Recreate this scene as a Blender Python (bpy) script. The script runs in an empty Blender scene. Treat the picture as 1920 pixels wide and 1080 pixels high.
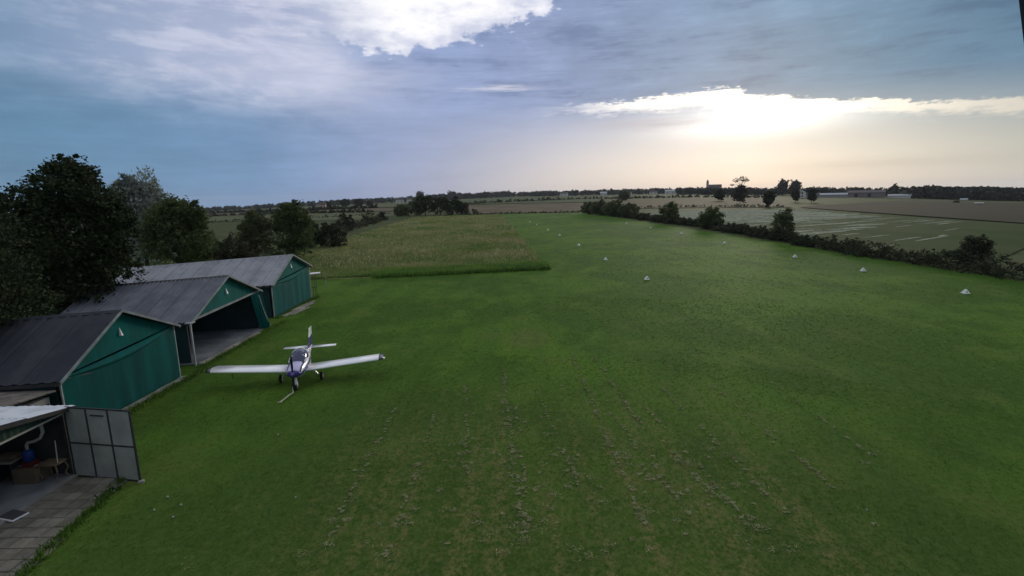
import bpy, math, random
import numpy as np
from mathutils import Matrix, Vector
R_ = math.radians
rng = np.random.default_rng(7)
random.seed(7)
scene = bpy.context.scene
COL = scene.collection

# ------------------------------------------------------------------ camera
EYE = Vector((0.0, 0.0, 9.0))
PITCH, ROLL, LENS = R_(10.2), R_(-1.2), 18.0
fwd = Vector((0, math.cos(PITCH), -math.sin(PITCH)))
r0 = Vector((1, 0, 0)); u0 = r0.cross(fwd)
right = r0 * math.cos(ROLL) + u0 * math.sin(ROLL)
up = -r0 * math.sin(ROLL) + u0 * math.cos(ROLL)
cam_data = bpy.data.cameras.new("camera")
cam = bpy.data.objects.new("camera", cam_data); COL.objects.link(cam)
cam_data.sensor_width = 36.0; cam_data.lens = LENS
cam_data.clip_start = 0.05; cam_data.clip_end = 20000
M = Matrix(((right.x, up.x, -fwd.x, EYE.x), (right.y, up.y, -fwd.y, EYE.y), (right.z, up.z, -fwd.z, EYE.z), (0, 0, 0, 1)))
cam.matrix_world = M
scene.camera = cam

# ------------------------------------------------------------------ world
SUN_AZ, SUN_EL = 24.0, 9.0
W = bpy.data.worlds.new("World"); scene.world = W; W.use_nodes = True
nt = W.node_tree; nt.nodes.clear()
class NB:
    """small helper for building node graphs"""
    def __init__(s, tree): s.t = tree
    def new(s, typ, **kw):
        n = s.t.nodes.new(typ)
        for k, v in kw.items(): setattr(n, k, v)
        return n
    def put(s, sock, v):
        if isinstance(v, bpy.types.NodeSocket): s.t.links.new(v, sock)
        else: sock.default_value = v
    def m(s, op, a, b=None, c=None, clamp=False):
        n = s.new("ShaderNodeMath", operation=op, use_clamp=clamp)
        s.put(n.inputs[0], a)
        if b is not None: s.put(n.inputs[1], b)
        if c is not None: s.put(n.inputs[2], c)
        return n.outputs[0]
    def step(s, x, lo, hi):
        n = s.new("ShaderNodeMapRange", interpolation_type='SMOOTHSTEP')
        s.put(n.inputs[0], x); n.inputs[1].default_value = lo; n.inputs[2].default_value = hi
        n.inputs[3].default_value = 0; n.inputs[4].default_value = 1
        return n.outputs[0]
    def curve(s, x, pts):
        """piecewise linear scalar function of x"""
        lo, hi = pts[0][0], pts[-1][0]
        vals = [p[1] for p in pts]; vmin, vmax = min(vals), max(vals)
        mr = s.new("ShaderNodeMapRange"); s.put(mr.inputs[0], x)
        mr.inputs[1].default_value = lo; mr.inputs[2].default_value = hi
        rp = s.new("ShaderNodeValToRGB"); s.t.links.new(mr.outputs[0], rp.inputs[0])
        el = rp.color_ramp.elements
        while len(el) < len(pts): el.new(0.5)
        for e, p in zip(el, pts):
            e.position = (p[0] - lo) / (hi - lo)
        for e, p in zip(el, pts):
            q = (p[1] - vmin) / (vmax - vmin); e.color = (q, q, q, 1)
        return s.m('MULTIPLY_ADD', rp.outputs[0], vmax - vmin, vmin)
    def ramp(s, x, pts):
        lo, hi = pts[0][0], pts[-1][0]
        mr = s.new("ShaderNodeMapRange"); s.put(mr.inputs[0], x)
        mr.inputs[1].default_value = lo; mr.inputs[2].default_value = hi
        rp = s.new("ShaderNodeValToRGB"); s.t.links.new(mr.outputs[0], rp.inputs[0])
        el = rp.color_ramp.elements
        while len(el) < len(pts): el.new(0.5)
        for e, p in zip(el, pts): e.position = (p[0] - lo) / (hi - lo)
        for e, p in zip(el, pts): e.color = (*p[1], 1)
        return rp.outputs[0]
    def mix(s, f, a, b, mode='MIX'):
        n = s.new("ShaderNodeMix", data_type='RGBA', blend_type=mode)
        s.put(n.inputs[0], f)
        for i, v in ((6, a), (7, b)):
            if isinstance(v, (tuple, list)): v = (*v[:3], 1)
            s.put(n.inputs[i], v)
        return n.outputs[2]
    def noise(s, vec, scale, detail=5, rough=0.55, dist=0.0):
        n = s.new("ShaderNodeTexNoise"); s.put(n.inputs['Vector'], vec)
        n.inputs['Scale'].default_value = scale; n.inputs['Detail'].default_value = detail
        n.inputs['Roughness'].default_value = rough; n.inputs['Distortion'].default_value = dist
        return n.outputs[0]
    def scl(s, vec, v3):
        n = s.new("ShaderNodeVectorMath", operation='MULTIPLY'); s.put(n.inputs[0], vec); n.inputs[1].default_value = v3
        return n.outputs[0]
    def gauss(s, az, el, a0, e0, wa, we):
        a = s.m('DIVIDE', s.m('SUBTRACT', az, a0), wa); b = s.m('DIVIDE', s.m('SUBTRACT', el, e0), we)
        q = s.m('ADD', s.m('MULTIPLY', a, a), s.m('MULTIPLY', b, b))
        return s.m('POWER', 2.71828, s.m('MULTIPLY', q, -1.0))

B = NB(nt)
tc = B.new("ShaderNodeTexCoord"); d = tc.outputs['Generated']
sep = B.new("ShaderNodeSeparateXYZ"); nt.links.new(d, sep.inputs[0])
az = B.m('MULTIPLY', B.m('ARCTAN2', sep.outputs[0], sep.outputs[1]), 57.29578)
el = B.m('MULTIPLY', B.m('ARCSINE', sep.outputs[2]), 57.29578)
n1 = B.noise(B.scl(d, (1, 1, 3.5)), 3.0, 6, 0.55)
n2 = B.noise(B.scl(d, (1, 1, 2.2)), 14.0, 7, 0.6)
n3 = B.noise(B.scl(d, (1, 1, 5.5)), 5.5, 8, 0.62, 0.25)
n4 = B.noise(B.scl(d, (1, 1, 14.0)), 14.0, 5, 0.6, 0.3)
c1 = B.m('SUBTRACT', n1, 0.5); c2 = B.m('SUBTRACT', n2, 0.5); c3 = B.m('SUBTRACT', n3, 0.5); c4 = B.m('SUBTRACT', n4, 0.5)
azw = B.m('MULTIPLY_ADD', c1, 14.0, B.m('MULTIPLY_ADD', c2, 6.0, az))
elw = B.m('MULTIPLY_ADD', c1, 4.0, B.m('MULTIPLY_ADD', c2, 2.0, el))
# grey blue cloud deck
deck = B.ramp(az, [(-180, (.32, .37, .46)), (-70, (.22, .33, .48)), (-42, (.125, .255, .41)), (-26, (.165, .29, .49)), (-12, (.265, .345, .58)), (4, (.285, .36, .58)),
                   (20, (.205, .31, .48)), (32, (.14, .255, .385)), (45, (.09, .20, .32)), (80, (.16, .24, .34)), (180, (.30, .36, .47))])
skyc = B.mix(B.step(el, 22, 50), deck, (.72, .74, .78))
streak = B.m('ADD', B.m('MULTIPLY_ADD', c3, 0.42, 1.0), B.m('MULTIPLY_ADD', c4, 0.14, B.m('MULTIPLY_ADD', c1, 0.5, B.m('MULTIPLY', c2, 0.16))))
comb = B.new("ShaderNodeCombineXYZ")
for i in range(3): nt.links.new(streak, comb.inputs[i])
skyc = B.mix(1.0, skyc, comb.outputs[0], 'MULTIPLY')
rag = B.m('MULTIPLY', B.step(el, 7.5, 10.5), B.m('SUBTRACT', 1.0, B.step(el, 30.0, 50.0)))
rag = B.m('MULTIPLY', rag, B.step(az, -22.0, -8.0))
rib = B.m('ADD', B.m('MULTIPLY', c3, 1.5), B.m('MULTIPLY_ADD', c2, 0.9, B.m('MULTIPLY', c4, 0.5)))
skyc = B.mix(B.m('MULTIPLY', rag, B.step(rib, 0.02, 0.36)), skyc, B.mix(1.0, skyc, (1.10, 1.09, 1.08), 'MULTIPLY'))
skyc = B.mix(B.m('MULTIPLY', rag, B.step(B.m('MULTIPLY', rib, -1.0), 0.0, 0.34)), skyc, B.mix(1.0, skyc, (.76, .80, .86), 'MULTIPLY'))
# thin pale cloud in the upper left
ul = B.m('MULTIPLY', B.step(elw, 7.0, 12.5), B.m('SUBTRACT', 1.0, B.step(azw, -20.0, -13.5)))
ul = B.m('MULTIPLY', ul, B.step(az, -52.0, -26.0))
ulc = B.mix(B.step(B.m('ADD', n3, B.m('MULTIPLY', c2, 0.5)), 0.42, 0.66), (.40, .46, .65), (.64, .66, .81))
skyc = B.mix(B.m('MULTIPLY', ul, 0.92), skyc, ulc)
# pale warm air low over the horizon
warm = B.m('MULTIPLY', B.m('SUBTRACT', 1.0, B.step(el, 2.0, 10.5)), B.step(B.m('MULTIPLY_ADD', c1, 10.0, az), -24.0, 9.0))
wc = B.ramp(az, [(-180, (.42, .44, .50)), (-20, (.40, .44, .56)), (2, (.60, .58, .62)), (14, (.73, .69, .67)), (24, (.83, .77, .71)), (32, (.74, .70, .63)), (44, (.53, .53, .475)), (80, (.32, .36, .38)), (180, (.42, .44, .50))])
skyc = B.mix(B.m('MULTIPLY', warm, 0.93), skyc, wc)
lowgrey = B.m('MULTIPLY', B.m('SUBTRACT', 1.0, B.step(el, 0.2, 3.2)), B.step(az, -10.0, 8.0))
skyc = B.mix(B.m('MULTIPLY', lowgrey, 0.45), skyc, (.58, .575, .56))
# bright gap under the cloud bank
elT = B.curve(az, [(0, 9.0), (8, 9.2), (14, 9.5), (20, 9.9), (23, 9.6), (25, 8.9), (32, 7.9), (40, 6.9), (48, 6.0), (60, 5.2)])
c5 = B.m('SUBTRACT', B.noise(B.scl(d, (1, 1, 3.0)), 46.0, 5, 0.65), .5)
elg = B.m('MULTIPLY_ADD', c5, 1.5, B.m('MULTIPLY_ADD', c2, 1.2, B.m('MULTIPLY_ADD', c4, 1.1, el)))
under = B.m('SUBTRACT', 1.0, B.step(B.m('SUBTRACT', elg, elT), -0.12, 0.22))
span = B.m('MULTIPLY', B.step(B.m('MULTIPLY_ADD', c4, 10.0, az), 2.0, 13.0), B.m('SUBTRACT', 1.0, B.step(az, 55.0, 95.0)))
gapb = B.curve(az, [(0, 0.35), (4, 0.7), (12, 1.3), (19, 1.8), (24, 2.3), (29, 1.7), (34, 1.1), (44, 1.25), (60, 1.0)])
below = B.m('SUBTRACT', elT, elg)
band = B.m('SUBTRACT', 1.0, B.step(B.m('DIVIDE', below, gapb), 0.35, 1.2))
gapm = B.m('MULTIPLY', B.m('MULTIPLY', under, span), band)
gapc = B.ramp(az, [(0, (.78, .78, .86)), (10, (.98, .96, .96)), (20, (1.06, 1.03, .98)), (30, (.98, .93, .84)), (38, (.80, .75, .66)), (46, (.60, .57, .51)), (80, (.45, .45, .44))])
skyc = B.mix(gapm, skyc, gapc)
glow = B.m('MULTIPLY', B.gauss(az, el, SUN_AZ + .8, 6.9, 8.5, 1.45), under)
halo = B.m('MULTIPLY', B.gauss(az, el, SUN_AZ, 5.6, 18.0, 4.2), B.m('MULTIPLY_ADD', under, 0.8, 0.2))
def addc(col, f, c):
    v = B.new("ShaderNodeVectorMath", operation='SCALE'); v.inputs[0].default_value = c; B.put(v.inputs[3], f)
    a = B.new("ShaderNodeVectorMath", operation='ADD'); B.put(a.inputs[0], col); nt.links.new(v.outputs[0], a.inputs[1])
    return a.outputs[0]
skyc = addc(skyc, glow, (.80, .78, .71))
skyc = addc(skyc, halo, (.13, .12, .095))
# grey wisps lying in the gap
wisp = B.gauss(B.m('MULTIPLY_ADD', c2, 8, az), B.m('MULTIPLY_ADD', c4, 1.0, el), 15.0, 7.0, 6.0, 0.55)
skyc = B.mix(B.m('MULTIPLY', wisp, 0.75), skyc, (.50, .485, .56))
wisp = B.gauss(B.m('MULTIPLY_ADD', c2, 8, az), B.m('MULTIPLY_ADD', c4, 0.8, el), 36.0, 2.2, 9.0, 0.55)
skyc = B.mix(B.m('MULTIPLY', wisp, 0.4), skyc, (.42, .42, .41))
fan = B.gauss(azw, elw, -19.5, 12.0, 9.0, 3.6)
fan = B.m('MULTIPLY', fan, B.m('MULTIPLY_ADD', c3, 1.6, 0.85), clamp=True)
skyc = B.mix(B.m('MULTIPLY', fan, 0.75), skyc, (.68, .70, .86))
# torn bright opening high up, left of the middle
elB = B.curve(az, [(-40, 15.2), (-26, 17.0), (-18, 15.4), (-11, 14.4), (-6, 15.2), (0, 16.9), (4, 18.0), (9, 22.0), (20, 34.0)])
ela = B.m('ADD', B.m('MULTIPLY_ADD', c2, 4.6, el), B.m('MULTIPLY_ADD', c1, 2.5, B.m('MULTIPLY', B.m('SUBTRACT', B.noise(d, 42.0, 4, 0.6), .5), 1.6)))
da = B.m('SUBTRACT', ela, elB)
soft = B.m('MULTIPLY', B.step(da, -0.1, 0.45), B.m('SUBTRACT', 1.0, B.step(az, 12.0, 20.0)))
soft = B.m('MULTIPLY', soft, B.step(B.m('MULTIPLY_ADD', c1, 16.0, az), -25.0, -10.5))
soft = B.m('MULTIPLY', soft, B.m('SUBTRACT', 1.0, B.step(B.m('MULTIPLY_ADD', c1, 22, el), 26.0, 44.0)))
skyc = B.mix(soft, skyc, B.mix(B.step(B.m('ADD', da, B.m('MULTIPLY_ADD', c3, 6.0, B.m('MULTIPLY', c2, 5.0))), -0.3, 3.6), (.66, .69, .84), (1.08, 1.07, 1.10)))
frag = B.m('MULTIPLY', B.step(da, -2.6, -0.4), B.step(B.m('ADD', c5, B.m('MULTIPLY', c2, 0.6)), 0.10, 0.26))
frag = B.m('MULTIPLY', frag, B.m('MULTIPLY', B.step(az, -22.0, -10.0), B.m('SUBTRACT', 1.0, B.step(az, 9.0, 14.0))))
skyc = B.mix(B.m('MULTIPLY', frag, 0.7), skyc, (.80, .82, .96))
slit = B.gauss(B.m('MULTIPLY_ADD', c2, 6, az), B.m('MULTIPLY_ADD', c4, 1.2, el), -0.6, 11.1, 3.6, 0.22)
skyc = B.mix(B.m('MULTIPLY', slit, 0.65), skyc, (.80, .80, .90))
nish = B.new("ShaderNodeTexSky"); nish.sky_type = 'NISHITA'; nish.sun_disc = False
nish.sun_elevation = R_(SUN_EL); nish.sun_rotation = R_(SUN_AZ)
bg1 = B.new("ShaderNodeBackground"); nt.links.new(nish.outputs[0], bg1.inputs[0]); bg1.inputs[1].default_value = 0.08
bg2 = B.new("ShaderNodeBackground"); nt.links.new(skyc, bg2.inputs[0]); bg2.inputs[1].default_value = 1.0
ms = B.new("ShaderNodeMixShader"); ms.inputs[0].default_value = 0.94        # cloud cover
nt.links.new(bg1.outputs[0], ms.inputs[1]); nt.links.new(bg2.outputs[0], ms.inputs[2])
wo = B.new("ShaderNodeOutputWorld"); nt.links.new(ms.outputs[0], wo.inputs[0])
W.cycles.sampling_method = 'MANUAL'; W.cycles.sample_map_resolution = 1024

sl = bpy.data.lights.new("sun", 'SUN'); sl.energy = 1.4; sl.angle = R_(14); sl.color = (1.0, .88, .72)
so = bpy.data.objects.new("sun", sl); COL.objects.link(so)
sd = Vector((math.sin(R_(SUN_AZ)) * math.cos(R_(SUN_EL)), math.cos(R_(SUN_AZ)) * math.cos(R_(SUN_EL)), math.sin(R_(SUN_EL))))
so.rotation_euler = sd.to_track_quat('Z', 'Y').to_euler(); so.location = sd * 50

vs = scene.view_settings
vs.view_transform = 'Standard'; vs.look = 'None'; vs.gamma = 1.0; vs.use_curve_mapping = False
vs.exposure = 0.0
scene.render.engine = 'CYCLES'
scene.cycles.max_bounces = 6; scene.cycles.use_denoising = True

# ------------------------------------------------------------------ terrain
AZT = [-180, -90, -60, -44, -29.7, -14.8, 0, 19.4, 33.4, 44, 60, 90, 180]
DET = [0, 0, .6, .6, .5, .05, -.3, -.32, 0, .5, .6, 0, 0]
def terr(x, y):
    x = np.asarray(x, float); y = np.asarray(y, float)
    dd = np.hypot(x, y); t = np.clip((dd - 150) / 550, 0, 1); s = t * t * (3 - 2 * t)
    a = np.degrees(np.arctan2(x, y))
    return -dd * np.tan(np.radians(np.interp(a, AZT, DET))) * s
def tz(x, y): return float(terr(x, y))

# ------------------------------------------------------------------ materials
MATS = {}
def pmat(name, col, rough=0.7, col2=None, scale=3.0, bump=0.0, bscale=None, metal=0.0, spec=0.3, stretch=(1, 1, 1), detail=6, lo=.35, hi=.65, trans=0.0, island=0.0):
    m = bpy.data.materials.new(name); m.use_nodes = True
    t = m.node_tree; b = NB(t); p = t.nodes["Principled BSDF"]
    p.inputs['Roughness'].default_value = rough; p.inputs['Metallic'].default_value = metal
    p.inputs['Specular IOR Level'].default_value = spec
    tcn = b.new("ShaderNodeTexCoord"); v = b.scl(tcn.outputs['Object'], stretch)
    c = (*col, 1)
    if col2 is not None:
        c = b.mix(b.step(b.noise(v, scale, detail, .6), lo, hi), col, col2)
    if island > 0:
        g = b.new("ShaderNodeNewGeometry")
        f = b.m('MULTIPLY_ADD', g.outputs['Random Per Island'], 2 * island, 1 - island)
        cc = b.new("ShaderNodeCombineXYZ")
        for i in range(3): t.links.new(f, cc.inputs[i])
        c = b.mix(1.0, c, cc.outputs[0], 'MULTIPLY')
    b.put(p.inputs['Base Color'], c)
    if bump > 0:
        bn = b.new("ShaderNodeBump"); bn.inputs['Strength'].default_value = bump; bn.inputs['Distance'].default_value = 0.05
        t.links.new(b.noise(v, bscale or scale * 6, 4, .6), bn.inputs['Height']); t.links.new(bn.outputs[0], p.inputs['Normal'])
    if trans > 0:
        tr = b.new("ShaderNodeBsdfTranslucent"); b.put(tr.inputs[0], c)
        mx = b.new("ShaderNodeMixShader"); mx.inputs[0].default_value = trans
        t.links.new(p.outputs[0], mx.inputs[1]); t.links.new(tr.outputs[0], mx.inputs[2])
        t.links.new(mx.outputs[0], t.nodes["Material Output"].inputs[0])
    MATS[name] = m
    return m

# ------------------------------------------------------------------ object helpers
def tag(o, label=None, cat=None, group=None, kind=None):
    if label: o['label'] = label
    if cat: o['category'] = cat
    if group: o['group'] = group
    if kind: o['kind'] = kind
    return o
WL = {}
def empty(name, loc, rz=0.0):
    o = bpy.data.objects.new(name, None); COL.objects.link(o)
    o.location = loc; o.rotation_euler = (0, 0, rz); o.empty_display_size = .3
    WL[o] = np.array(loc, float)
    return o
class MB:
    def __init__(s): s.v = []; s.f = []
    def add(s, verts, faces):
        n = len(s.v); s.v.extend([tuple(map(float, q)) for q in verts]); s.f.extend([tuple(i + n for i in f) for f in faces]); return s
    def box(s, c, size, rz=0.0, m=None):
        hx, hy, hz = [q / 2 for q in size]; ca, sa = math.cos(rz), math.sin(rz)
        vs_ = []
        for z in (-hz, hz):
            for x, y in ((-hx, -hy), (hx, -hy), (hx, hy), (-hx, hy)):
                vs_.append((c[0] + x * ca - y * sa, c[1] + x * sa + y * ca, c[2] + z))
        return s.add(vs_, [(3, 2, 1, 0), (4, 5, 6, 7), (0, 1, 5, 4), (1, 2, 6, 5), (2, 3, 7, 6), (3, 0, 4, 7)])
    def hexa(s, p):       # 8 corners: bottom 4 ccw, top 4 ccw
        return s.add(p, [(3, 2, 1, 0), (4, 5, 6, 7), (0, 1, 5, 4), (1, 2, 6, 5), (2, 3, 7, 6), (3, 0, 4, 7)])
    def tube(s, path, rad, n=8, caps=True):
        path = [Vector(p) for p in path]
        if not hasattr(rad, '__len__'): rad = [rad] * len(path)
        rings = []; prev = None
        for i, p in enumerate(path):
            t = (path[min(i + 1, len(path) - 1)] - path[max(i - 1, 0)]).normalized()
            ref = Vector((0, 0, 1)) if abs(t.z) < .9 else Vector((1, 0, 0))
            a = t.cross(ref).normalized(); b2 = t.cross(a).normalized()
            if prev is not None and a.dot(prev) < 0: a, b2 = -a, -b2
            prev = a
            rings.append([p + (a * math.cos(2 * math.pi * k / n) + b2 * math.sin(2 * math.pi * k / n)) * rad[i] for k in range(n)])
        return s.loft(rings, caps)
    def loft(s, rings, caps=True, closed=True):
        n = len(rings[0]); vs_ = [q for r in rings for q in r]; fs = []
        for i in range(len(rings) - 1):
            for k in range(n if closed else n - 1):
                k2 = (k + 1) % n
                fs.append((i * n + k, i * n + k2, (i + 1) * n + k2, (i + 1) * n + k))
        if caps and closed:
            fs.append(tuple(range(n - 1, -1, -1))); fs.append(tuple(range((len(rings) - 1) * n, len(rings) * n)))
        return s.add(vs_, fs)
    def build(s, name, mat, parent=None, local=False, smooth=False, top_loc=None):
        off = np.zeros(3)
        if parent is not None and not local: off = WL[parent]
        if top_loc is not None: off = np.array(top_loc, float)
        me = bpy.data.meshes.new(name)
        me.from_pydata([tuple(np.array(q) - off) for q in s.v], [], s.f)
        me.materials.append(mat)
        if smooth: me.polygons.foreach_set('use_smooth', [True] * len(me.polygons))
        me.update()
        o = bpy.data.objects.new(name, me); COL.objects.link(o)
        if parent is not None:
            o.parent = parent; WL[o] = WL[parent]
        elif top_loc is not None:
            o.location = top_loc; WL[o] = off
        else: WL[o] = np.zeros(3)
        return o
def np_mesh(name, V, F, mat, parent=None, loc=None, mats=None, midx=None, smooth=False):
    """V (n,3) array, F (m,k) array of equal sized faces"""
    me = bpy.data.meshes.new(name)
    m, k = F.shape
    me.vertices.add(len(V)); me.vertices.foreach_set('co', np.ascontiguousarray(V, dtype=np.float32).ravel())
    me.loops.add(m * k); me.loops.foreach_set('vertex_index', np.ascontiguousarray(F, dtype=np.int32).ravel())
    me.polygons.add(m); me.polygons.foreach_set('loop_start', np.arange(0, m * k, k, dtype=np.int32))
    for q in (mats or [mat]): me.materials.append(q)
    if midx is not None: me.polygons.foreach_set('material_index', np.ascontiguousarray(midx, dtype=np.int32))
    if smooth: me.polygons.foreach_set('use_smooth', np.ones(m, dtype=bool))
    me.update(calc_edges=True); me.validate()
    o = bpy.data.objects.new(name, me); COL.objects.link(o)
    if parent is not None: o.parent = parent; WL[o] = WL[parent]
    if loc is not None: o.location = loc; WL[o] = np.array(loc, float)
    return o
def copy_tree(o, parent=None):
    c = o.copy(); COL.objects.link(c)
    if parent is not None: c.parent = parent
    for ch in list(o.children): copy_tree(ch, c)
    return c
def patch(name, corners, nx, ny, off, mat, wob=0.0):
    """a sheet laid on the terrain between four ground points (x,y), ccw"""
    c = np.array(corners, float); u = np.linspace(0, 1, nx + 1); v = np.linspace(0, 1, ny + 1)
    U, Vv = np.meshgrid(u, v); U = U[..., None]; Vv = Vv[..., None]
    P = (c[0] * (1 - U) + c[1] * U) * (1 - Vv) + (c[3] * (1 - U) + c[2] * U) * Vv
    x = P[..., 0].copy(); y = P[..., 1].copy()
    if wob:
        edge = np.zeros_like(x, bool); edge[0] = edge[-1] = True; edge[:, 0] = edge[:, -1] = True
        x[edge] += rng.normal(0, wob, edge.sum()); y[edge] += rng.normal(0, wob, edge.sum())
    V = np.stack([x, y, terr(x, y) + off], -1).reshape(-1, 3)
    i = np.arange((nx + 1) * (ny + 1)).reshape(ny + 1, nx + 1)
    F = np.stack([i[:-1, :-1], i[:-1, 1:], i[1:, 1:], i[1:, :-1]], -1).reshape(-1, 4)
    return tag(np_mesh(name, V, F, mat, smooth=True), kind='structure')

# ------------------------------------------------------------------ grass and field materials
def grass_material(name, greens, dry, dry_amt, near_dry=False):
    m = bpy.data.materials.new(name); m.use_nodes = True
    t = m.node_tree; b = NB(t); p = t.nodes["Principled BSDF"]
    p.inputs['Roughness'].default_value = .85; p.inputs['Specular IOR Level'].default_value = .02
    tcn = b.new("ShaderNodeTexCoord"); v = tcn.outputs['Object']
    big = b.noise(v, .055, 4, .55); mid = b.noise(b.scl(v, (1, .6, 1)), .35, 5, .6)
    stripe = b.noise(b.scl(v, (1.0, .035, 1)), .7, 3, .5)
    fine = b.noise(v, 3.2, 6, .7); tiny = b.noise(b.scl(v, (1.0, .7, 1)), 11., 5, .75)
    c = b.mix(b.step(b.m('MULTIPLY_ADD', b.m('SUBTRACT', mid, .5), .7, big), .42, .58), greens[0], greens[1])
    c = b.mix(b.m('MULTIPLY', b.step(stripe, .46, .62), .6), c, greens[2])
    c = b.mix(b.m('MULTIPLY', b.step(fine, .46, .66), .7), c, greens[3])
    dn = b.m('MULTIPLY', b.step(b.m('MULTIPLY_ADD', b.m('SUBTRACT', fine, .5), .5, mid), .50, .72), dry_amt)
    if near_dry:
        s = b.new("ShaderNodeSeparateXYZ"); t.links.new(v, s.inputs[0])
        zone = b.m('MULTIPLY', b.m('SUBTRACT', 1.0, b.step(s.outputs[1], 14., 27.)), b.m('MULTIPLY', b.step(s.outputs[0], -9., -2.), b.m('SUBTRACT', 1.0, b.step(s.outputs[0], 7., 12.))))
        rows = b.step(b.noise(b.scl(v, (1.0, .02, 1)), 1.5, 2, .5), .46, .62)
        zz = b.m('MULTIPLY', b.m('MULTIPLY', zone, b.m('MULTIPLY_ADD', rows, .7, .3)), b.step(b.m('MULTIPLY_ADD', b.m('SUBTRACT', tiny, .5), .8, fine), .36, .66))
        dn = b.m('ADD', dn, b.m('MULTIPLY', zz, .85), clamp=True)
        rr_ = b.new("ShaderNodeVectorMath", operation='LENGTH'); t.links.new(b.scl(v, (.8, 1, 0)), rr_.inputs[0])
        near_vignette = b.m('SUBTRACT', 1.0, b.step(b.m('MULTIPLY_ADD', b.m('SUBTRACT', big, .5), 30.0, rr_.outputs[1]), 12., 31.))
        c = b.mix(b.m('MULTIPLY', near_vignette, .62), c, b.mix(fine, (.036, .068, .014), (.054, .080, .024)))   # turf duller round the mast, lens vignette painted into its colour
        # worn bare patch in the middle of the strip
        ax = b.m('DIVIDE', b.m('SUBTRACT', s.outputs[0], .9), 1.5); ay = b.m('DIVIDE', b.m('SUBTRACT', s.outputs[1], 31.8), 2.4)
        worn = b.m('SUBTRACT', 1.0, b.step(b.m('MULTIPLY_ADD', b.m('SUBTRACT', fine, .5), 2.2, b.m('ADD', b.m('MULTIPLY', ax, ax), b.m('MULTIPLY', ay, ay))), .3, 1.5))
        dn = b.m('MAXIMUM', dn, b.m('MULTIPLY', worn, .32))
    c = b.mix(dn, c, dry)
    tv = b.m('MULTIPLY_ADD', b.m('SUBTRACT', tiny, .5), 1.35, 1.0)
    cc = b.new("ShaderNodeCombineXYZ")
    for i in range(3): t.links.new(tv, cc.inputs[i])
    c = b.mix(1.0, c, cc.outputs[0], 'MULTIPLY')
    b.put(p.inputs['Base Color'], c)
    bn = b.new("ShaderNodeBump"); bn.inputs['Strength'].default_value = .45; bn.inputs['Distance'].default_value = .03
    t.links.new(b.m('ADD', tiny, fine), bn.inputs['Height']); t.links.new(bn.outputs[0], p.inputs['Normal'])
    return m
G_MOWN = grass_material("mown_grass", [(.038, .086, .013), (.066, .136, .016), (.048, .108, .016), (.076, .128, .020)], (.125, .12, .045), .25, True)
G_BASE = grass_material("rough_field", [(.045, .060, .024), (.065, .080, .032), (.055, .075, .03), (.07, .085, .035)], (.13, .11, .06), .4)
G_MEAD = grass_material("meadow_soil", [(.12, .165, .045), (.18, .20, .075), (.15, .185, .06), (.19, .21, .08)], (.30, .27, .16), .5)

# ground: one polar sheet to beyond the horizon
rad = np.concatenate([[0.0], np.geomspace(4, 5200, 110)])
ths = np.radians(np.linspace(-180, 180, 241)[:-1])
RR, TT = np.meshgrid(rad[1:], ths, indexing='ij')
gx, gy = RR * np.sin(TT), RR * np.cos(TT)
gv = np.concatenate([[[0, 0, 0]], np.stack([gx, gy, terr(gx, gy)], -1).reshape(-1, 3)])
na = len(ths); gi = 1 + np.arange(gx.size).reshape(gx.shape); nxt = np.roll(gi, -1, axis=1)
gf = np.stack([gi[:-1], gi[1:], nxt[1:], nxt[:-1]], -1).reshape(-1, 4)
V4 = np.concatenate([gv]); F4 = gf[:, ::-1]
ctr = np.stack([np.zeros(na, int), gi[0], nxt[0], nxt[0]], -1)
me = bpy.data.meshes.new("ground")
me.from_pydata(V4.tolist(), [], F4.tolist() + [(0, int(b_), int(a_)) for a_, b_ in zip(gi[0], nxt[0])]); me.materials.append(G_BASE); me.update()
g = bpy.data.objects.new("ground", me); COL.objects.link(g); tag(g, kind='structure')

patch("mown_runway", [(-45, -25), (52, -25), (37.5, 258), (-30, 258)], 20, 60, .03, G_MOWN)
patch("meadow_ground", [(-21, 57.6), (4.2, 62.0), (-4.2, 239), (-40, 239)], 16, 40, .06, G_MEAD)
stub = pmat("stubble", (.125, .098, .066), .9, (.088, .078, .05), .05, spec=.02, stretch=(1, .25, 1))
stub2 = pmat("ploughed", (.056, .048, .034), .95, (.040, .044, .027), .03, spec=.02, stretch=(.3, 1, 1))
green_f = pmat("green_crop", (.052, .078, .035), .9, (.075, .090, .045), .02, spec=.02, stretch=(.4, 1, 1))
pale_f = pmat("pale_crop", (.115, .12, .065), .9, (.075, .088, .046), .03, spec=.02, stretch=(.3, 1, 1))
hay_f = pmat("mown_hay", (.030, .054, .016), .95, (.046, .064, .024), .10, spec=.02, stretch=(1, .3, 1))
dark_f = pmat("dark_crop", (.030, .046, .022), .9, (.045, .058, .03), .05)
patch("stubble_field", [(-24, 263), (38, 263), (103, 450), (-40, 468)], 14, 20, .20, stub)
patch("green_field", [(-47, 500), (90, 470), (150, 900), (-90, 1100)], 12, 24, .35, green_f)
patch("pale_field", [(60, 300), (146, 268), (260, 520), (100, 560)], 14, 20, .25, pmat("tan_crop", (.115, .095, .06), .9, (.08, .078, .045), .04, spec=.02, stretch=(.3, 1, 1)))
patch("ploughed_field", [(118, 108), (330, 250), (330, 420), (146, 262)], 20, 24, .30, stub2)
patch("hay_field", [(52, 56), (118, 108), (138, 246), (58, 246)], 20, 24, .12, hay_f)
patch("west_crop_field", [(-300, 300), (-60, 215), (-66, 330), (-330, 470)], 16, 16, .20, pale_f)
patch("west_stubble_field", [(-330, 500), (-66, 350), (-85, 470), (-420, 780)], 16, 16, .30, stub)
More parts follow.
